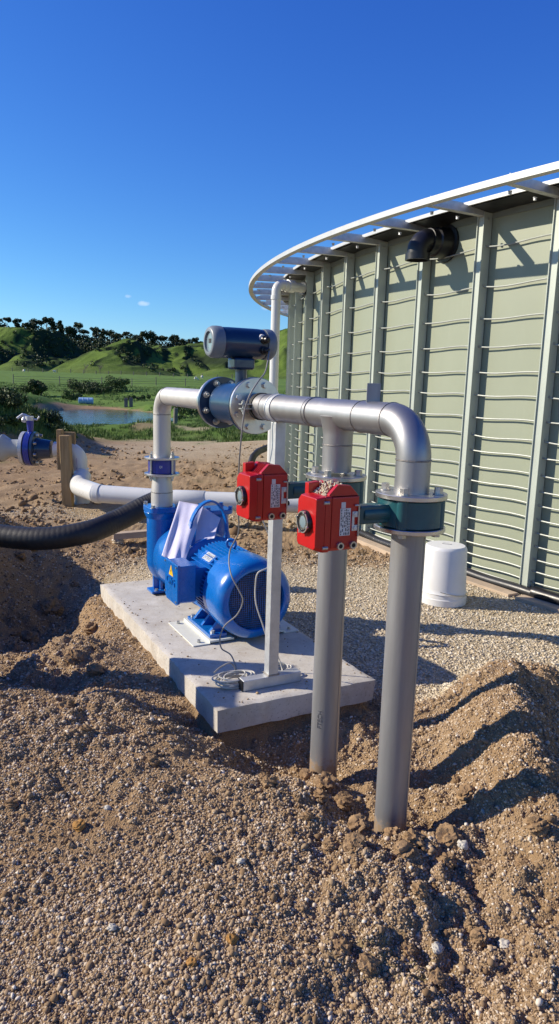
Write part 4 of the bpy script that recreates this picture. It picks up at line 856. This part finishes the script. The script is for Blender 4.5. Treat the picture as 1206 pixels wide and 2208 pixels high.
for i in range(i0, i1):
    a = A0_-i*DA; rv = Vector((cos(a), sin(a), 0)); tv = Vector((-sin(a), cos(a), 0))
    mb = MB(); c = tp(a, TR+.052, (ZB+ZT-.10)/2); hz = (ZT-.10-ZB)/2
    # channel: web facing outwards, two side walls
    mb.box(c+rv*.028, .003, .036, hz, rv, tv, Z); mb.box(c+tv*.034, .0435, .003, hz, rv, tv, Z); mb.box(c-tv*.034, .0435, .003, hz, rv, tv, Z)
    p = mb.build('post', M['post'], tk, 0)
    bt = MB()
    for z in (.12, .157, .243, .333, .436, .537, .639, .747, .853, .975, 1.10, 1.23, 1.367, 1.55, 1.73, 1.93, 2.15, 2.40, 2.70, 2.9):
        for sg in (-1, 1): bt.cyl(c+tv*sg*.034-c.z*Z+Z*(z+.004), c+tv*sg*.046-c.z*Z+Z*(z+.004), .008, 6)
    bt.build('rod_nut', M['zinc'], p, 0)
    # bracket arm
    mb = MB(); L = RR-.045; c2 = tp(a, TR+L/2+.005, 2.950); 
    mb.box(c2+Z*.024, L/2, .028, .003, rv, tv, Z); mb.box(c2-Z*.024, L/2, .028, .003, rv, tv, Z); mb.box(c2+tv*.025, L/2, .003, .021, rv, tv, Z)
    br = mb.build('outrigger_bracket', M['galv'], tk, 0)
    mb = MB(); c3 = tp(a-.0045, TR+.42, 2.982); mb.box(c3, .17, .022, .003, rv, tv, Z); mb.box(c3+tv*.02+Z*.012, .17, .002, .012, rv, tv, Z)
    for d in (-.13, .13): mb.bolt(c3+rv*d+Z*.003, Z, .010, .008); mb.bolt(c3+rv*d-Z*.078, -Z, .012, .02)
    mb.build('splice_plate', M['galv'], br, 0)
rr_ = random.Random(9)
for z in (.157, .243, .333, .436, .537, .639, .747, .853, .975, 1.10, 1.23, 1.367, 1.55, 1.73, 1.93, 2.15, 2.40, 2.70):
    pts = []; 
    for i in range(i0-1, i1):
        a = A0_-i*DA; bow = 0; sagz = rr_.uniform(-.4, 1)*.016*(1 if z > .9 else .3)
        for kk in range(12):
            q = kk/12; h = sin(pi*q)**.7 if q > 0 else 0
            r = TR+.055+(-.025*h); zz = z + .006*sin(2*pi*q) - sagz*h
            pts.append(tp(a-q*DA, r, zz))
    MB().tube(pts, .0062, 8).build('hoop_rod', M['rod'], tk)
# black vent elbow through the wall (90 degree outlet)
va = atan2(6.40-TC.y, 1.37-TC.x); vz = 2.80; rv = Vector((cos(va), sin(va), 0)); tv = Vector((-sin(va), cos(va), 0))
vt = MB().lathe(tp(va, TR-.01, vz), rv, [(0, .155), (.03, .155), (.035, .125), (.14, .118), (.15, .105), (.17, .10)], 40)
vt.build('vent_socket', M['black'], tk)
c1 = tp(va, TR+.13, vz); mb = MB().tube(bend(c1, tp(va, TR+.30, vz+.02), tp(va, TR+.30, vz-.13), .105, 12), .090, 36); mb.lathe(tp(va, TR+.30, vz-.11), -Z, [(0, .088), (.002, .102), (.055, .102), (.055, .088), (.02, .086)], 36)
mb.lathe(tp(va, TR+.15, vz), rv, [(0, .09), (.002, .103), (.05, .103), (.052, .09)], 36); mb.build('vent_elbow', M['black'], tk)
# overflow downpipe
dx = at(594, 700, 9.0); dzt = at(605, 613, 9.0).z; soc = tp(atan2(9.42-TC.y, .23-TC.x), TR, dzt)
dp = thing('overflow_downpipe', Vector((dx.x, 9.0, .05)), 'white plastic downpipe hanging from the tank overflow on the left of the wall', 'downpipe')
MB().tube(bend(Vector((dx.x, 9.0, 0.0)), Vector((dx.x, 9.0, dzt)), Vector((soc.x-.06, soc.y-.09, dzt)), .085, 10), .056, 32).build('pipe', M['pvc'], dp)
dh = (Vector((soc.x, soc.y, 0))-Vector((dx.x, 9.0, 0))).normalized()
MB().lathe(Vector((dx.x, 9.0, dzt))+dh*.11, dh, [(0, .058), (.003, .066), (.07, .066), (.072, .075), (.17, .075), (.173, .06)], 32).build('socket', M['pvc'], dp)
MB().lathe(Vector((dx.x, 9.0, dzt-.13)), -Z, [(0, .058), (.002, .064), (.05, .064), (.052, .058)], 32).build('collar', M['pvc'], dp)
MB().lathe(Vector((soc.x, soc.y, dzt))-dh*.16, dh, [(0, .078), (.02, .085), (.10, .085), (.11, .12), (.17, .12)], 32).build('tank_socket', M['black'], dp)
# pipe and planks at the foot of the wall
fp = thing('foot_drain_hose', tp(A0_, TR+.10, .05), 'long black pipe lying along the foot of the tank wall', 'pipe')
MB().tube([tp(A0_+.20-.01*i, TR+.085+.006*sin(i*.7), .080+.004*sin(i)) for i in range(0, 80)], .040, 20).build('pipe_wall', M['membrane'], fp)
o = MB().tube([tp(A0_+.052-.006*i, TR+.105, .096) for i in range(0, 8)], .050, 24).build('pipe_sleeve', M['black'], None); tag(o, 'short thicker black pipe sleeve at the foot of the tank near the right edge', 'pipe sleeve')
for (ia, ib, lb) in ((-.11, -.005, 'weathered plank against the tank foot at the right edge of the photo'), (.0, .085, 'weathered plank against the tank foot right of the white bucket'), (.09, .20, 'pale plank at the tank foot seen between the standpipes')):
    a_, b2_ = tp(A0_-ia, TR+.20, .055), tp(A0_-ib, TR+.20, .055); d = (b2_-a_); L = d.length; d.normalize(); nn = Z.cross(d)
    mb = MB().box((a_+b2_)/2-Z*.005, L/2, .055, .022, d, nn, Z); o = mb.build('plank', M['plank'], None, bevel=.003); tag(o, lb, 'plank')
hr = []
for i in range(40):
    q = pi*(.0+1.05*i/39); hr.append(Vector((.02+.42*cos(q)*-1, 11.3+.9*sin(q), .11)))
o = MB().tube([at(541, 1000, 10.2), at(546, 985, 10.3), at(556, 974, 10.6), at(575, 966, 11), at(600, 960, 11.3), at(622, 955, 11.5)], .05, 14).build('garden_hose', M['rubber'], None); tag(o, 'loop of dark hose lying on the gravel behind the square post', 'hose')
# ------------------------------------------------------------------ pond
wv = MB(); n = 64; c_, s_2 = cos(POND[4]), sin(POND[4]); ring_ = []
for i in range(n):
    q = 2*pi*i/n; a = POND[2]*1.25*cos(q); b2 = POND[3]*1.2*sin(q); ring_.append((POND[0]+a*c_-b2*s_2, POND[1]+a*s_2+b2*c_, -1.0))
wo = wv.add(ring_, [tuple(range(n))]).build('pond_water', M['water'], None, 0); tag(wo, 'small still farm pond reflecting blue sky', kind='structure')
# ------------------------------------------------------------------ hills
az = np.radians(np.linspace(-40, 12, 900)); rr2 = np.concatenate([np.linspace(225, 520, 300), np.linspace(524, 1000, 150)])
AZ, RD = np.meshgrid(az, rr2); HX = RD*np.sin(AZ); HY = RD*np.cos(AZ)
def pxX(p, Yd): return (p-603)/1540*Yd*1.0
def hg(x, y, p, Yd, hgt, rx, ry, rot=0): return hgt*gau(x, y, pxX(p, Yd), Yd, rx, ry, rot)
def hills(x, y):
    w = fbm(x, y, .012, 4, 400)
    z = 2.0 + 0*x
    far_ = np.interp(x/np.maximum(y, 1), [-.60, -.40, -.33, -.24, -.18, -.12, -.05, .05], [46, 44, 40, 37, 31, 29, 27, 24])*sstep(540, 690, y)*sstep(980, 800, y)
    z = np.maximum(z, far_*.92*(1+.18*w))
    l1 = hg(x, y, 20, 470, 26.5, 52, 60)*(1+.10*w)+hg(x, y, 95, 480, 17, 22, 35); z = np.maximum(z, np.minimum(l1, 30))
    # left spurs running down toward the flat
    z = np.maximum(z, hg(x, y, 60, 400, 13, 16, 60, .25)); z = np.maximum(z, hg(x, y, 140, 410, 11, 14, 50, -.2)); z = np.maximum(z, hg(x, y, -20, 400, 16, 25, 60, -.3))
    cone = 23*np.clip(1-np.sqrt(((x-pxX(275, 390))/46)**2+((y-395)/80)**2), 0, 1)**.85; z = np.maximum(z, cone)
    azr = x/np.maximum(y, 1); rh = np.interp(azr, [-.26, -.22, -.17, -.10, -.04, .0, .06], [0, 20.5, 23.0, 24.0, 27, 33, 38]); yc = 440+fbm(azr*60, azr*0, .5, 2, 450)*18
    z = np.maximum(z, rh*np.where(y < yc, sstep(-105, -4, y-yc)**.8, sstep(140, 0, y-yc)))
    z = np.maximum(z, hg(x, y, 395, 392, 15, 9, 38, .5)); z = np.maximum(z, hg(x, y, 330, 375, 9, 7, 30, .55))
    z = np.maximum(z, hg(x, y, 480, 335, 8, 18, 30, .2))
    z = np.maximum(z, hg(x, y, 760, 420, 38, 60, 60))
    hh = sstep(3, 14, z); gul = np.abs(fbm(x, y, .022, 4, 410)); z = z + hh*(gul*-9.0+1.2) + fbm(x, y, .06, 3, 420)*1.1*hh
    terr = np.abs(fbm(x*1.0, y*.4, .05, 2, 430)); z = z - hh*terr*1.5
    return z*sstep(225, 300, np.hypot(x, y)) + 1.2*(1-sstep(225, 300, np.hypot(x, y))), gul
HZ_, gul = hills(HX, HY)
gxz, gyz = np.gradient(HZ_)
ho = npmesh('hills', np.stack([HX, HY, HZ_-1.0], -1).reshape(-1, 3), grid_faces(len(az), len(rr2)), M['hill'], True)
ddx = np.gradient(HZ_, axis=1)/np.maximum(.01, np.gradient(HX, axis=1))
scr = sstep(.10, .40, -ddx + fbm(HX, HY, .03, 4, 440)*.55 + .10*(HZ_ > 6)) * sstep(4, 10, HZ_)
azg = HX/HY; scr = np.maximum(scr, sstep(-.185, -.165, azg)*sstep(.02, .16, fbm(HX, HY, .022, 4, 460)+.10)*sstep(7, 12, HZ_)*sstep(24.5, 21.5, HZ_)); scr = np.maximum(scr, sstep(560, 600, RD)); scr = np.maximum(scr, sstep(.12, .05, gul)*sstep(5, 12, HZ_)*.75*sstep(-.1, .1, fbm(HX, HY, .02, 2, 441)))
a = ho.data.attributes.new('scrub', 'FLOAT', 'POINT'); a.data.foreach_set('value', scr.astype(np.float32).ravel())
tag(ho, 'steep green pasture hills with scrubby gullies', kind='structure')
def hz_at(x, y): return float(hills(np.array([x]), np.array([y]))[0][0])-1.0
# ------------------------------------------------------------------ vegetation
def leafcloud(centres, radii, n_per, size, seed, flat=.8, squash=1):
    r = np.random.default_rng(seed); Vs = []; Fs = []; k = 0
    cs = np.repeat(np.array(centres), n_per, 0); rs = np.repeat(np.array(radii), n_per)
    n = len(cs); d = r.normal(size=(n, 3)); d /= np.linalg.norm(d, axis=1)[:, None]; rad = rs*(r.uniform(.35, 1.05, n)**.6)
    p = cs + d*rad[:, None]*np.array([1, 1, flat])
    a = r.normal(size=(n, 3)); a /= np.linalg.norm(a, axis=1)[:, None]; b = np.cross(a, d+r.normal(size=(n, 3))*.6); b /= np.linalg.norm(b, axis=1)[:, None]+1e-9
    s1 = size*r.uniform(.6, 1.4, (n, 1)); s2 = s1*r.uniform(.5, .9, (n, 1))
    q = np.stack([p-a*s1, p-b*s2, p+a*s1, p+b*s2], 1); q += r.normal(size=q.shape)*size*.12
    return q.reshape(-1, 3), np.arange(n*4).reshape(-1, 4)
def tree_proto(seed, h, shape):
    r = random.Random(seed); cs = []; rs = []
    if shape == 'round':
        for i in range(11): a = r.uniform(0, 6.28); q = r.uniform(0, .30)*h; cs.append((q*cos(a), q*sin(a), h*r.uniform(.42, .90))); rs.append(h*r.uniform(.12, .20))
    elif shape == 'tall':
        for i in range(12): z = .3+.62*i/11; a = r.uniform(0, 6.28); q = r.uniform(.02, .14)*h*(1.3-z); cs.append((q*cos(a), q*sin(a), h*z)); rs.append(h*r.uniform(.09, .15)*(1.35-z*.7))
    else:
        for i in range(9): a = r.uniform(0, 6.28); q = r.uniform(.05, .34)*h; cs.append((q*cos(a), q*sin(a), h*r.uniform(.70, .92))); rs.append(h*r.uniform(.09, .15))
    v, f = leafcloud(cs, rs, 120, h*.038, seed); 
    me = npmesh('crown', v, f, M['leaf']).data
    t = MB(); t.tube([(0, 0, -1.0), (0, 0, h*.35), (h*.02, 0, h*.7)], [h*.03, h*.022, h*.008], 7)
    for i in range(4): a = r.uniform(0, 6.28); t.tube([(0, 0, h*.4), (h*.18*cos(a), h*.18*sin(a), h*.7)], [h*.012, h*.004], 5)
    tm = t.build('trunk', M['bark'], None).data
    for o in list(COL.objects):
        if o.data in (me, tm): bpy.data.objects.remove(o)
    return me, tm
protos = [tree_proto(1, 11, 'round'), tree_proto(2, 12, 'round'), tree_proto(3, 14, 'tall'), tree_proto(4, 14, 'flat'), tree_proto(5, 10, 'round'), tree_proto(6, 13, 'flat')]
def put_tree(name, pr, x, y, z, s, label, group, cat='tree'):
    o = bpy.data.objects.new(name, None); COL.objects.link(o); o.location = (x, y, z); o.scale = (s, s, s*random.uniform(.9, 1.1)); o.rotation_euler.z = random.uniform(0, 6.28)
    tag(o, label, cat, group)
    for nm, me in (('crown', pr[0]), ('trunk', pr[1])):
        c = bpy.data.objects.new(nm, me); COL.objects.link(c); c.parent = o
rt = random.Random(21)
sky = [(-10, 684), (12, 681), (34, 683), (50, 698), (62, 690), (75, 686), (90, 688), (100, 681), (115, 693), (130, 689), (148, 698), (160, 703), (172, 695), (185, 708), (208, 700), (222, 706), (236, 706), (250, 716), (262, 720), (275, 716), (292, 722), (305, 714), (318, 713), (332, 722), (345, 720), (358, 727), (372, 722), (382, 720), (395, 728), (408, 732), (420, 728), (432, 736), (445, 738), (458, 738)]
for i, (px_, py_) in enumerate(sky):
    Yd = 690+rt.uniform(-25, 25); top = at(px_, py_, Yd); gzv = hz_at(top.x, Yd); hgt = max(7, top.z-gzv)
    pr = protos[[3, 5, 0, 2, 1, 4][i % 6]] ; base_h = [14, 13, 11, 14, 12, 10][i % 6]
    put_tree('tree', pr, top.x, Yd, top.z-min(hgt, 20)*.86, min(hgt, 20)/base_h*.86, 'dark evergreen tree standing in the line along the far skyline ridge', 'trees along the skyline ridge')
# denser wood on the slope below, one mass
cs = []; rs = []
r3 = np.random.default_rng(33)
for i in range(520):
    p_ = r3.uniform(-40, 470); Yd = r3.uniform(610, 700); x = pxX(p_, Yd); z = hz_at(x, Yd)
    cs.append((x, Yd, z+r3.uniform(2, 7))); rs.append(r3.uniform(3.5, 6.5))
v, f = leafcloud(cs, rs, 46, .95, 50); o = npmesh('woodland', v, f, M['leaf']); tag(o, 'dark native bush covering the slopes below the skyline trees', kind='stuff')
cs = []; rs = []
while len(cs) < 480:
    p_ = r3.uniform(-40, 640); Yd = r3.uniform(330, 560); x = pxX(p_, Yd); z = hz_at(x, Yd); dzx = hz_at(x+3, Yd)-z
    if z > 5 and -dzx/3+r3.normal()*.10+.5*float(fbm(np.array([x]), np.array([Yd]), .03, 4, 440)[0]) > .30: cs.append((x, Yd, z+.5)); rs.append(r3.uniform(.7, 1.9))
v, f = leafcloud(cs, rs, 36, .42, 51); o = npmesh('scrub', v, f, M['scrub']); tag(o, 'dark scrub in the shaded gullies of the green hills', kind='stuff')
# bushes around the pond
def bush(px_, py_, Yd, w, h, label, seed, n=7, mat='bushleaf'):
    c = at(px_, py_, Yd); g = gz(c.x, Yd); r = random.Random(seed); cs = []; rs = []
    for i in range(n): cs.append((r.uniform(-w, w)*.75, r.uniform(-w, w)*.5, r.uniform(.2, .8)*h)); rs.append(r.uniform(.28, .45)*min(w, h*1.2))
    o = thing('bush', (c.x, Yd, g), label, 'bush', 'bushes round the pond')
    v, f = leafcloud(cs, rs, 380, .050*max(1, h*.8), seed, .85); co_ = npmesh('foliage', v, f, M[mat], parent=o)
    s = MB()
    for i in range(5): a = r.uniform(0, 6.28); s.tube([(0, 0, -.1), (w*.3*cos(a), w*.2*sin(a), h*.7)], [.04, .015], 5)
    q = s.build('stems', M['bark'], None); q.parent = o
bush(88, 830, 70, 1.1, 1.7, 'tall dark bush on the far bank, second from the left', 1, 9, 'scrub')
bush(55, 840, 70, 1.2, 1.1, 'low bush left of the tall dark one on the far bank', 2)
bush(178, 830, 74, 2.2, 1.5, 'wide rounded dark bush at the centre of the far bank', 3, 12, 'scrub')
bush(215, 838, 72, 1.8, .8, 'low spreading bush between the two rounded bushes of the far bank', 4, 8, 'scrub')
bush(252, 835, 74, 1.4, 1.5, 'rounded bush at the right end of the far bank row', 5, 9)
bush(10, 870, 34, .9, .6, 'weedy bush on top of the left heap at the photo edge', 6)
bush(300, 858, 66, 1.4, .5, 'low weedy bush right of the two short posts', 7)
bush(165, 868, 66, 1.2, .8, 'small weedy bush by the blue drum', 8, 6)
bush(425, 880, 44, 1.6, .7, 'weedy bush in front of the far fence below the flow meter', 9)
bush(395, 893, 40, 1.0, .6, 'small green bush right of the bent steel riser', 10, 6)
for i, (wx, wy, ww, wh) in enumerate([(-5.7, 14.6, .45, .28), (-5.2, 14.2, .32, .22), (-6.2, 14.2, .45, .28), (-5.6, 13.6, .35, .2), (-4.7, 14.9, .35, .2), (-6.0, 15.3, .5, .32), (-5.05, 15.6, .4, .26)]):
    r_2 = random.Random(70+i); cs = [(r_2.uniform(-ww, ww)*.8, r_2.uniform(-ww, ww)*.6, r_2.uniform(.1, .8)*wh) for _ in range(8)]
    o = thing('weed_clump', (wx, wy, gz(wx, wy)-.05), 'leafy weed clump growing over the dark soil heap at the left edge', 'weed', 'weeds on the soil heap'); v, f = leafcloud(cs, [ww*.4]*8, 260, .024, 90+i, .8); npmesh('foliage', v, f, M['bushleaf' if i % 3 else 'scrub'], parent=o)
# grass tufts on banks
def tufts(name, xs, ys, hgt, n_bl, label):
    z = terrain(xs, ys)[0]; n = len(xs)*n_bl; X_ = np.repeat(xs, n_bl)+rng.normal(0, .05, n); Y_ = np.repeat(ys, n_bl)+rng.normal(0, .05, n); Z_ = np.repeat(z, n_bl)
    h = np.repeat(hgt, n_bl)*rng.uniform(.5, 1.2, n); a = rng.uniform(0, 6.28, n); w = h*.10+.004; lx, ly = rng.normal(0, .35, n)*h, rng.normal(0, .35, n)*h
    v = np.stack([np.stack([X_-w*np.cos(a), Y_-w*np.sin(a), Z_-.02], -1), np.stack([X_+w*np.cos(a), Y_+w*np.sin(a), Z_-.02], -1), np.stack([X_+lx, Y_+ly, Z_+h], -1)], 1).reshape(-1, 3)
    o = npmesh(name, v, np.arange(n*3).reshape(-1, 3), M['grassblade']); tag(o, label, kind='stuff')
def keep(xs, ys, lo=.45): return terrain(xs, ys)[2]
ys = rng.uniform(13.5, 36, 26000); xs = rng.uniform(-.42, .12, len(ys))*ys; g = keep(xs, ys); k = (g > .4) & (fbm(xs, ys, .5, 3, 500) > -.15); xs, ys = xs[k], ys[k]
tufts('bank_grass', xs, ys, rng.uniform(.03, .10, len(xs))*(1+1.4*np.clip(fbm(xs, ys, .5, 2, 501), 0, 1)), 7, 'rough green grass and weeds on the near pond banks')
ys = rng.uniform(36, 110, 26000); xs = rng.uniform(-.42, .05, len(ys))*ys; g, zz_ = keep(xs, ys), terrain(xs, ys)[0]; k = (g > .4) & (zz_ > -.92) & (fbm(xs, ys, .2, 3, 502) > -.1); xs, ys = xs[k], ys[k]
tufts('paddock_grass', xs, ys, rng.uniform(.06, .20, len(xs)), 6, 'longer grass around the pond and paddock')
# bare trees
def bare_tree(px_, Yd, h, label, seed):
    c = at(px_, 800, Yd); g = min(gz(c.x, Yd), 3) if Yd < 255 else hz_at(c.x, Yd); r = random.Random(seed); o = thing('bare_tree', (c.x, Yd, g), label, 'tree', 'bare trees below the cone hill')
    tr = MB(); tr.tube([(0, 0, -.5), (.05, 0, h*.35)], [.16, .11], 7); tr.tube([(.05, 0, h*.33), (0, 0, h*.6)], [.1, .07], 6)
    t0 = tr.build('trunk', M['bare'], None); t0.parent = o
    br = MB()
    def grow(p, d, L, rad, lev):
        q = p+d*L; br.tube([p, q], [rad, rad*.6], 4)
        if lev: 
            for _ in range(3): dn = (d+Vector((r.uniform(-.8, .8), r.uniform(-.8, .8), r.uniform(-.1, .6)))).normalized(); grow(q, dn, L*.7, rad*.6, lev-1)
    for i in range(6): a = r.uniform(0, 6.28); grow(Vector((0, 0, h*r.uniform(.3, .58))), Vector((cos(a)*.6, sin(a)*.6, .8)).normalized(), h*.17, .05, 3)
    b = br.build('branches', M['bare'], None, 0); b.parent = o
bare_tree(183, 262, 5.8, 'leafless tree below the cone hill, left of the pair', 1); bare_tree(216, 262, 6.2, 'leafless tree below the cone hill, right of the pair', 2)
# fences
def farm_fence(name, pts, label, hp=1.2, wires=(.35, .7, 1.05), r=.09):
    c0 = pts[0]; th = thing(name, Vector((c0[0], c0[1], 0)), label, 'fence'); wz = []
    for (x, y) in pts:
        g = gz(x, y); MB().cyl((x, y, g-.3), (x+random.uniform(-.04, .04), y, g+hp*random.uniform(.9, 1.1)), r, 7, r*.9).build('post', M['oldwood'], th); wz.append(g)
    w = MB()
    for h in wires: w.tube([(x, y, g+h) for (x, y), g in zip(pts, wz)], .02, 4)
    w.build('wires', M['oldwood'], th)
farm_fence('farm_fence', [((-.42+.0195*i)*235, 235+8*sin(i*.3)) for i in range(24)], 'long post and wire fence across the foot of the green hills', 1.3, r=.13)
farm_fence('farm_fence', [(at(p, 860, 105+k*3).x, 105+k*3) for k, p in enumerate((30, 130, 220, 285, 337, 400, 450))], 'nearer sparse post and wire fence in the paddock beyond the pond', 1.25, r=.07)
for px_, lb in ((272, 'left one of two short square posts on the far pond bank'), (283, 'right one of two short square posts on the far pond bank')):
    c = at(px_, 870, 60); g = gz(c.x, 60); o = MB().box((c.x, 60, g+.25), .13, .10, .50).build('short_post', M['oldwood'], None, bevel=.01); tag(o, lb, 'post')
c = at(378, 900, 33); o = MB().cyl((c.x, 33, gz(c.x, 33)-.2), (c.x+.03, 33, gz(c.x, 33)+.75), .10, 10).build('fence_post', M['oldwood'], None); tag(o, 'stout old fence post right of the bent steel riser', 'post')
# blue drum
c = at(185, 864, 62); g = gz(c.x, 62); bd = thing('drum', (c.x, 62, g), 'faded blue drum lying on its side on the far pond bank', 'drum')
MB().lathe((c.x-.6, 62, g+.28), (1, .1, 0), [(0, .24), (.02, .28), (.38, .28), (.40, .30), (.42, .28), (.8, .28), (.82, .30), (.84, .28), (1.2, .28), (1.22, .24)], 24).build('barrel', M['drumblue'], bd)
# sheep
def sheep(px_, py_, Yd, label, i):
    c = at(px_, py_, Yd); g = gz(c.x, Yd) if Yd < 250 else hz_at(c.x, Yd); o = thing('sheep', (c.x, Yd, g), label, 'sheep', 'sheep grazing in the far paddock')
    bm = bmesh.new(); me = bpy.data.meshes.new('sheep_body'); sk = [(0, 0, .62), (-.38, 0, .62), (.38, 0, .63), (.60, 0, .72 if i % 2 else .35), (.74, 0, .66 if i % 2 else .18), (-.35, .13, .3), (-.35, .13, 0), (-.35, -.13, .3), (-.35, -.13, 0), (.33, .13, .3), (.33, .13, 0), (.33, -.13, .3), (.33, -.13, 0), (-.50, 0, .50)]
    vs = [bm.verts.new(v) for v in sk]
    for a, b in ((0, 1), (0, 2), (2, 3), (3, 4), (1, 5), (5, 6), (1, 7), (7, 8), (2, 9), (9, 10), (2, 11), (11, 12), (1, 13)): bm.edges.new((vs[a], vs[b]))
    bm.to_mesh(me); bm.free(); b = bpy.data.objects.new('sheep_body', me); COL.objects.link(b); b.parent = o; me.materials.append(M['wool'])
    m = b.modifiers.new('skin', 'SKIN'); rad = [.27, .25, .25, .12, .07, .06, .035, .06, .035, .06, .035, .06, .035, .04]
    for k, q in enumerate(me.skin_vertices[0].data if me.skin_vertices else []): q.radius = (rad[k], rad[k])
    b.modifiers.new('sub', 'SUBSURF').render_levels = 1; o.rotation_euler.z = i*1.3
    return b
for i, (a, b, d, l) in enumerate([(423, 820, 180, 'white sheep grazing just left of the flow meter flange'), (436, 821, 190, 'sheep behind the flow meter flange in the far paddock'), (52, 803, 225, 'sheep near the fence at the far left'), (118, 799, 236, 'pale sheep by the fence below the cone hill')]):
    try: bo = sheep(a, b, d, l, i)
    except Exception as ex: print('sheep', ex)
# ------------------------------------------------------------------ light
SUN_AZ, SUN_EL = radians(-85), radians(29.5)   # azimuth from +Y, negative = left
sd_ = Vector((sin(SUN_AZ)*cos(SUN_EL), cos(SUN_AZ)*cos(SUN_EL), sin(SUN_EL)))
L = bpy.data.lights.new('sun', 'SUN'); L.energy = 5.0; L.angle = radians(.53); L.color = (1, .90, .74)
lo = bpy.data.objects.new('sun', L); COL.objects.link(lo); lo.rotation_euler = sd_.to_track_quat('Z', 'Y').to_euler(); lo.location = sd_*20
wd = bpy.data.worlds.new('World'); SC.world = wd; wd.use_nodes = True; nt = wd.node_tree; bg = nt.nodes['Background']
sk = nt.nodes.new('ShaderNodeTexSky'); sk.sky_type = 'NISHITA'; sk.sun_disc = False; sk.sun_elevation = SUN_EL; sk.sun_rotation = SUN_AZ; sk.altitude = 50; sk.air_density = 1.0; sk.dust_density = .0; sk.ozone_density = 3.0
sep = nt.nodes.new('ShaderNodeSeparateColor'); cmb = nt.nodes.new('ShaderNodeCombineColor'); nt.links.new(sk.outputs[0], sep.inputs[0])
for ch, (g_, a_) in enumerate(((1.556, 1.10), (1.334, 1.328), (.818, 1.419))):   # clear deep-blue air: per-channel response of the sky
    p_ = nt.nodes.new('ShaderNodeMath'); p_.operation = 'POWER'; q_ = nt.nodes.new('ShaderNodeMath'); q_.operation = 'MULTIPLY'; r_ = nt.nodes.new('ShaderNodeMath'); r_.operation = 'MULTIPLY'
    r_.inputs[1].default_value = .1; nt.links.new(sep.outputs[ch], r_.inputs[0]); nt.links.new(r_.outputs[0], p_.inputs[0]); p_.inputs[1].default_value = g_
    nt.links.new(p_.outputs[0], q_.inputs[0]); q_.inputs[1].default_value = a_*7.12; nt.links.new(q_.outputs[0], cmb.inputs[ch])
colr = cmb.outputs[0]
# two small clouds low over the ridge
tc = nt.nodes.new('ShaderNodeTexCoord')
def cloud(colr, pxc, pyc, rx, ry, seed, amt):
    d = ray(pxc, pyc).normalized(); e1 = d.cross(Z).normalized(); e2 = e1.cross(d)
    def dot(vv):
        n = nt.nodes.new('ShaderNodeVectorMath'); n.operation = 'DOT_PRODUCT'; n.inputs[1].default_value = vv; nt.links.new(tc.outputs['Generated'], n.inputs[0]); return n.outputs['Value']
    def mth(op, a, b=None):
        n = nt.nodes.new('ShaderNodeMath'); n.operation = op
        for i, q in enumerate((a, b)):
            if q is None: continue
            if isinstance(q, (int, float)): n.inputs[i].default_value = q
            else: nt.links.new(q, n.inputs[i])
        return n.outputs[0]
    u_ = mth('DIVIDE', dot(e1), rx); v_ = mth('DIVIDE', dot(e2), ry); r2 = mth('ADD', mth('MULTIPLY', u_, u_), mth('MULTIPLY', v_, v_))
    nn = nt.nodes.new('ShaderNodeTexNoise'); nn.inputs['Scale'].default_value = 95+seed; nn.inputs['Detail'].default_value = 5; nt.links.new(tc.outputs['Generated'], nn.inputs['Vector'])
    m = mth('SUBTRACT', mth('ADD', mth('SUBTRACT', 1.0, r2), mth('MULTIPLY', nn.outputs['Fac'], 1.6)), 1.05)
    front = mth('GREATER_THAN', dot(d), .5); m = mth('MULTIPLY', mth('MINIMUM', mth('MAXIMUM', mth('MULTIPLY', m, amt), 0), .75), front)
    mx = nt.nodes.new('ShaderNodeMix'); mx.data_type = 'RGBA'; nt.links.new(m, mx.inputs[0]); nt.links.new(colr, mx.inputs[6]); mx.inputs[7].default_value = (6.0, 6.8, 8.4, 1); return mx.outputs[2]
colr = cloud(colr, 310, 655, .010, .0042, 0, .6); colr = cloud(colr, 278, 639, .006, .0028, 13, .4); colr = cloud(colr, 575, 663, .010, .0045, 29, .5)
nt.links.new(colr, bg.inputs['Color']); bg.inputs['Strength'].default_value = .105
SC.view_settings.view_transform = 'Standard'; SC.view_settings.look = 'None'; SC.view_settings.exposure = .42; SC.view_settings.gamma = 1

# ------------------------------------------------------------------ unseen boards added left of the view to cast shadow bands on heap and slab
bd_ = thing('shadow_boards', (-1.85, 3.42, gz(-1.85, 3.42)), 'two unseen upright boards on a cross rail, added left of the slab to cast shadow', 'shadow caster')
for (yy, wd_, hh_) in ((3.47, .10, 1.15), (3.15, .10, 1.0)):
    MB().box((-1.85, yy, .05+hh_/2), .019, wd_, hh_/2+.1).build('board', M['wood'], bd_, bevel=.003)
MB().box((-1.81, 3.42, .35), .019, .30, .045).build('cross_rail', M['wood'], bd_, bevel=.003)
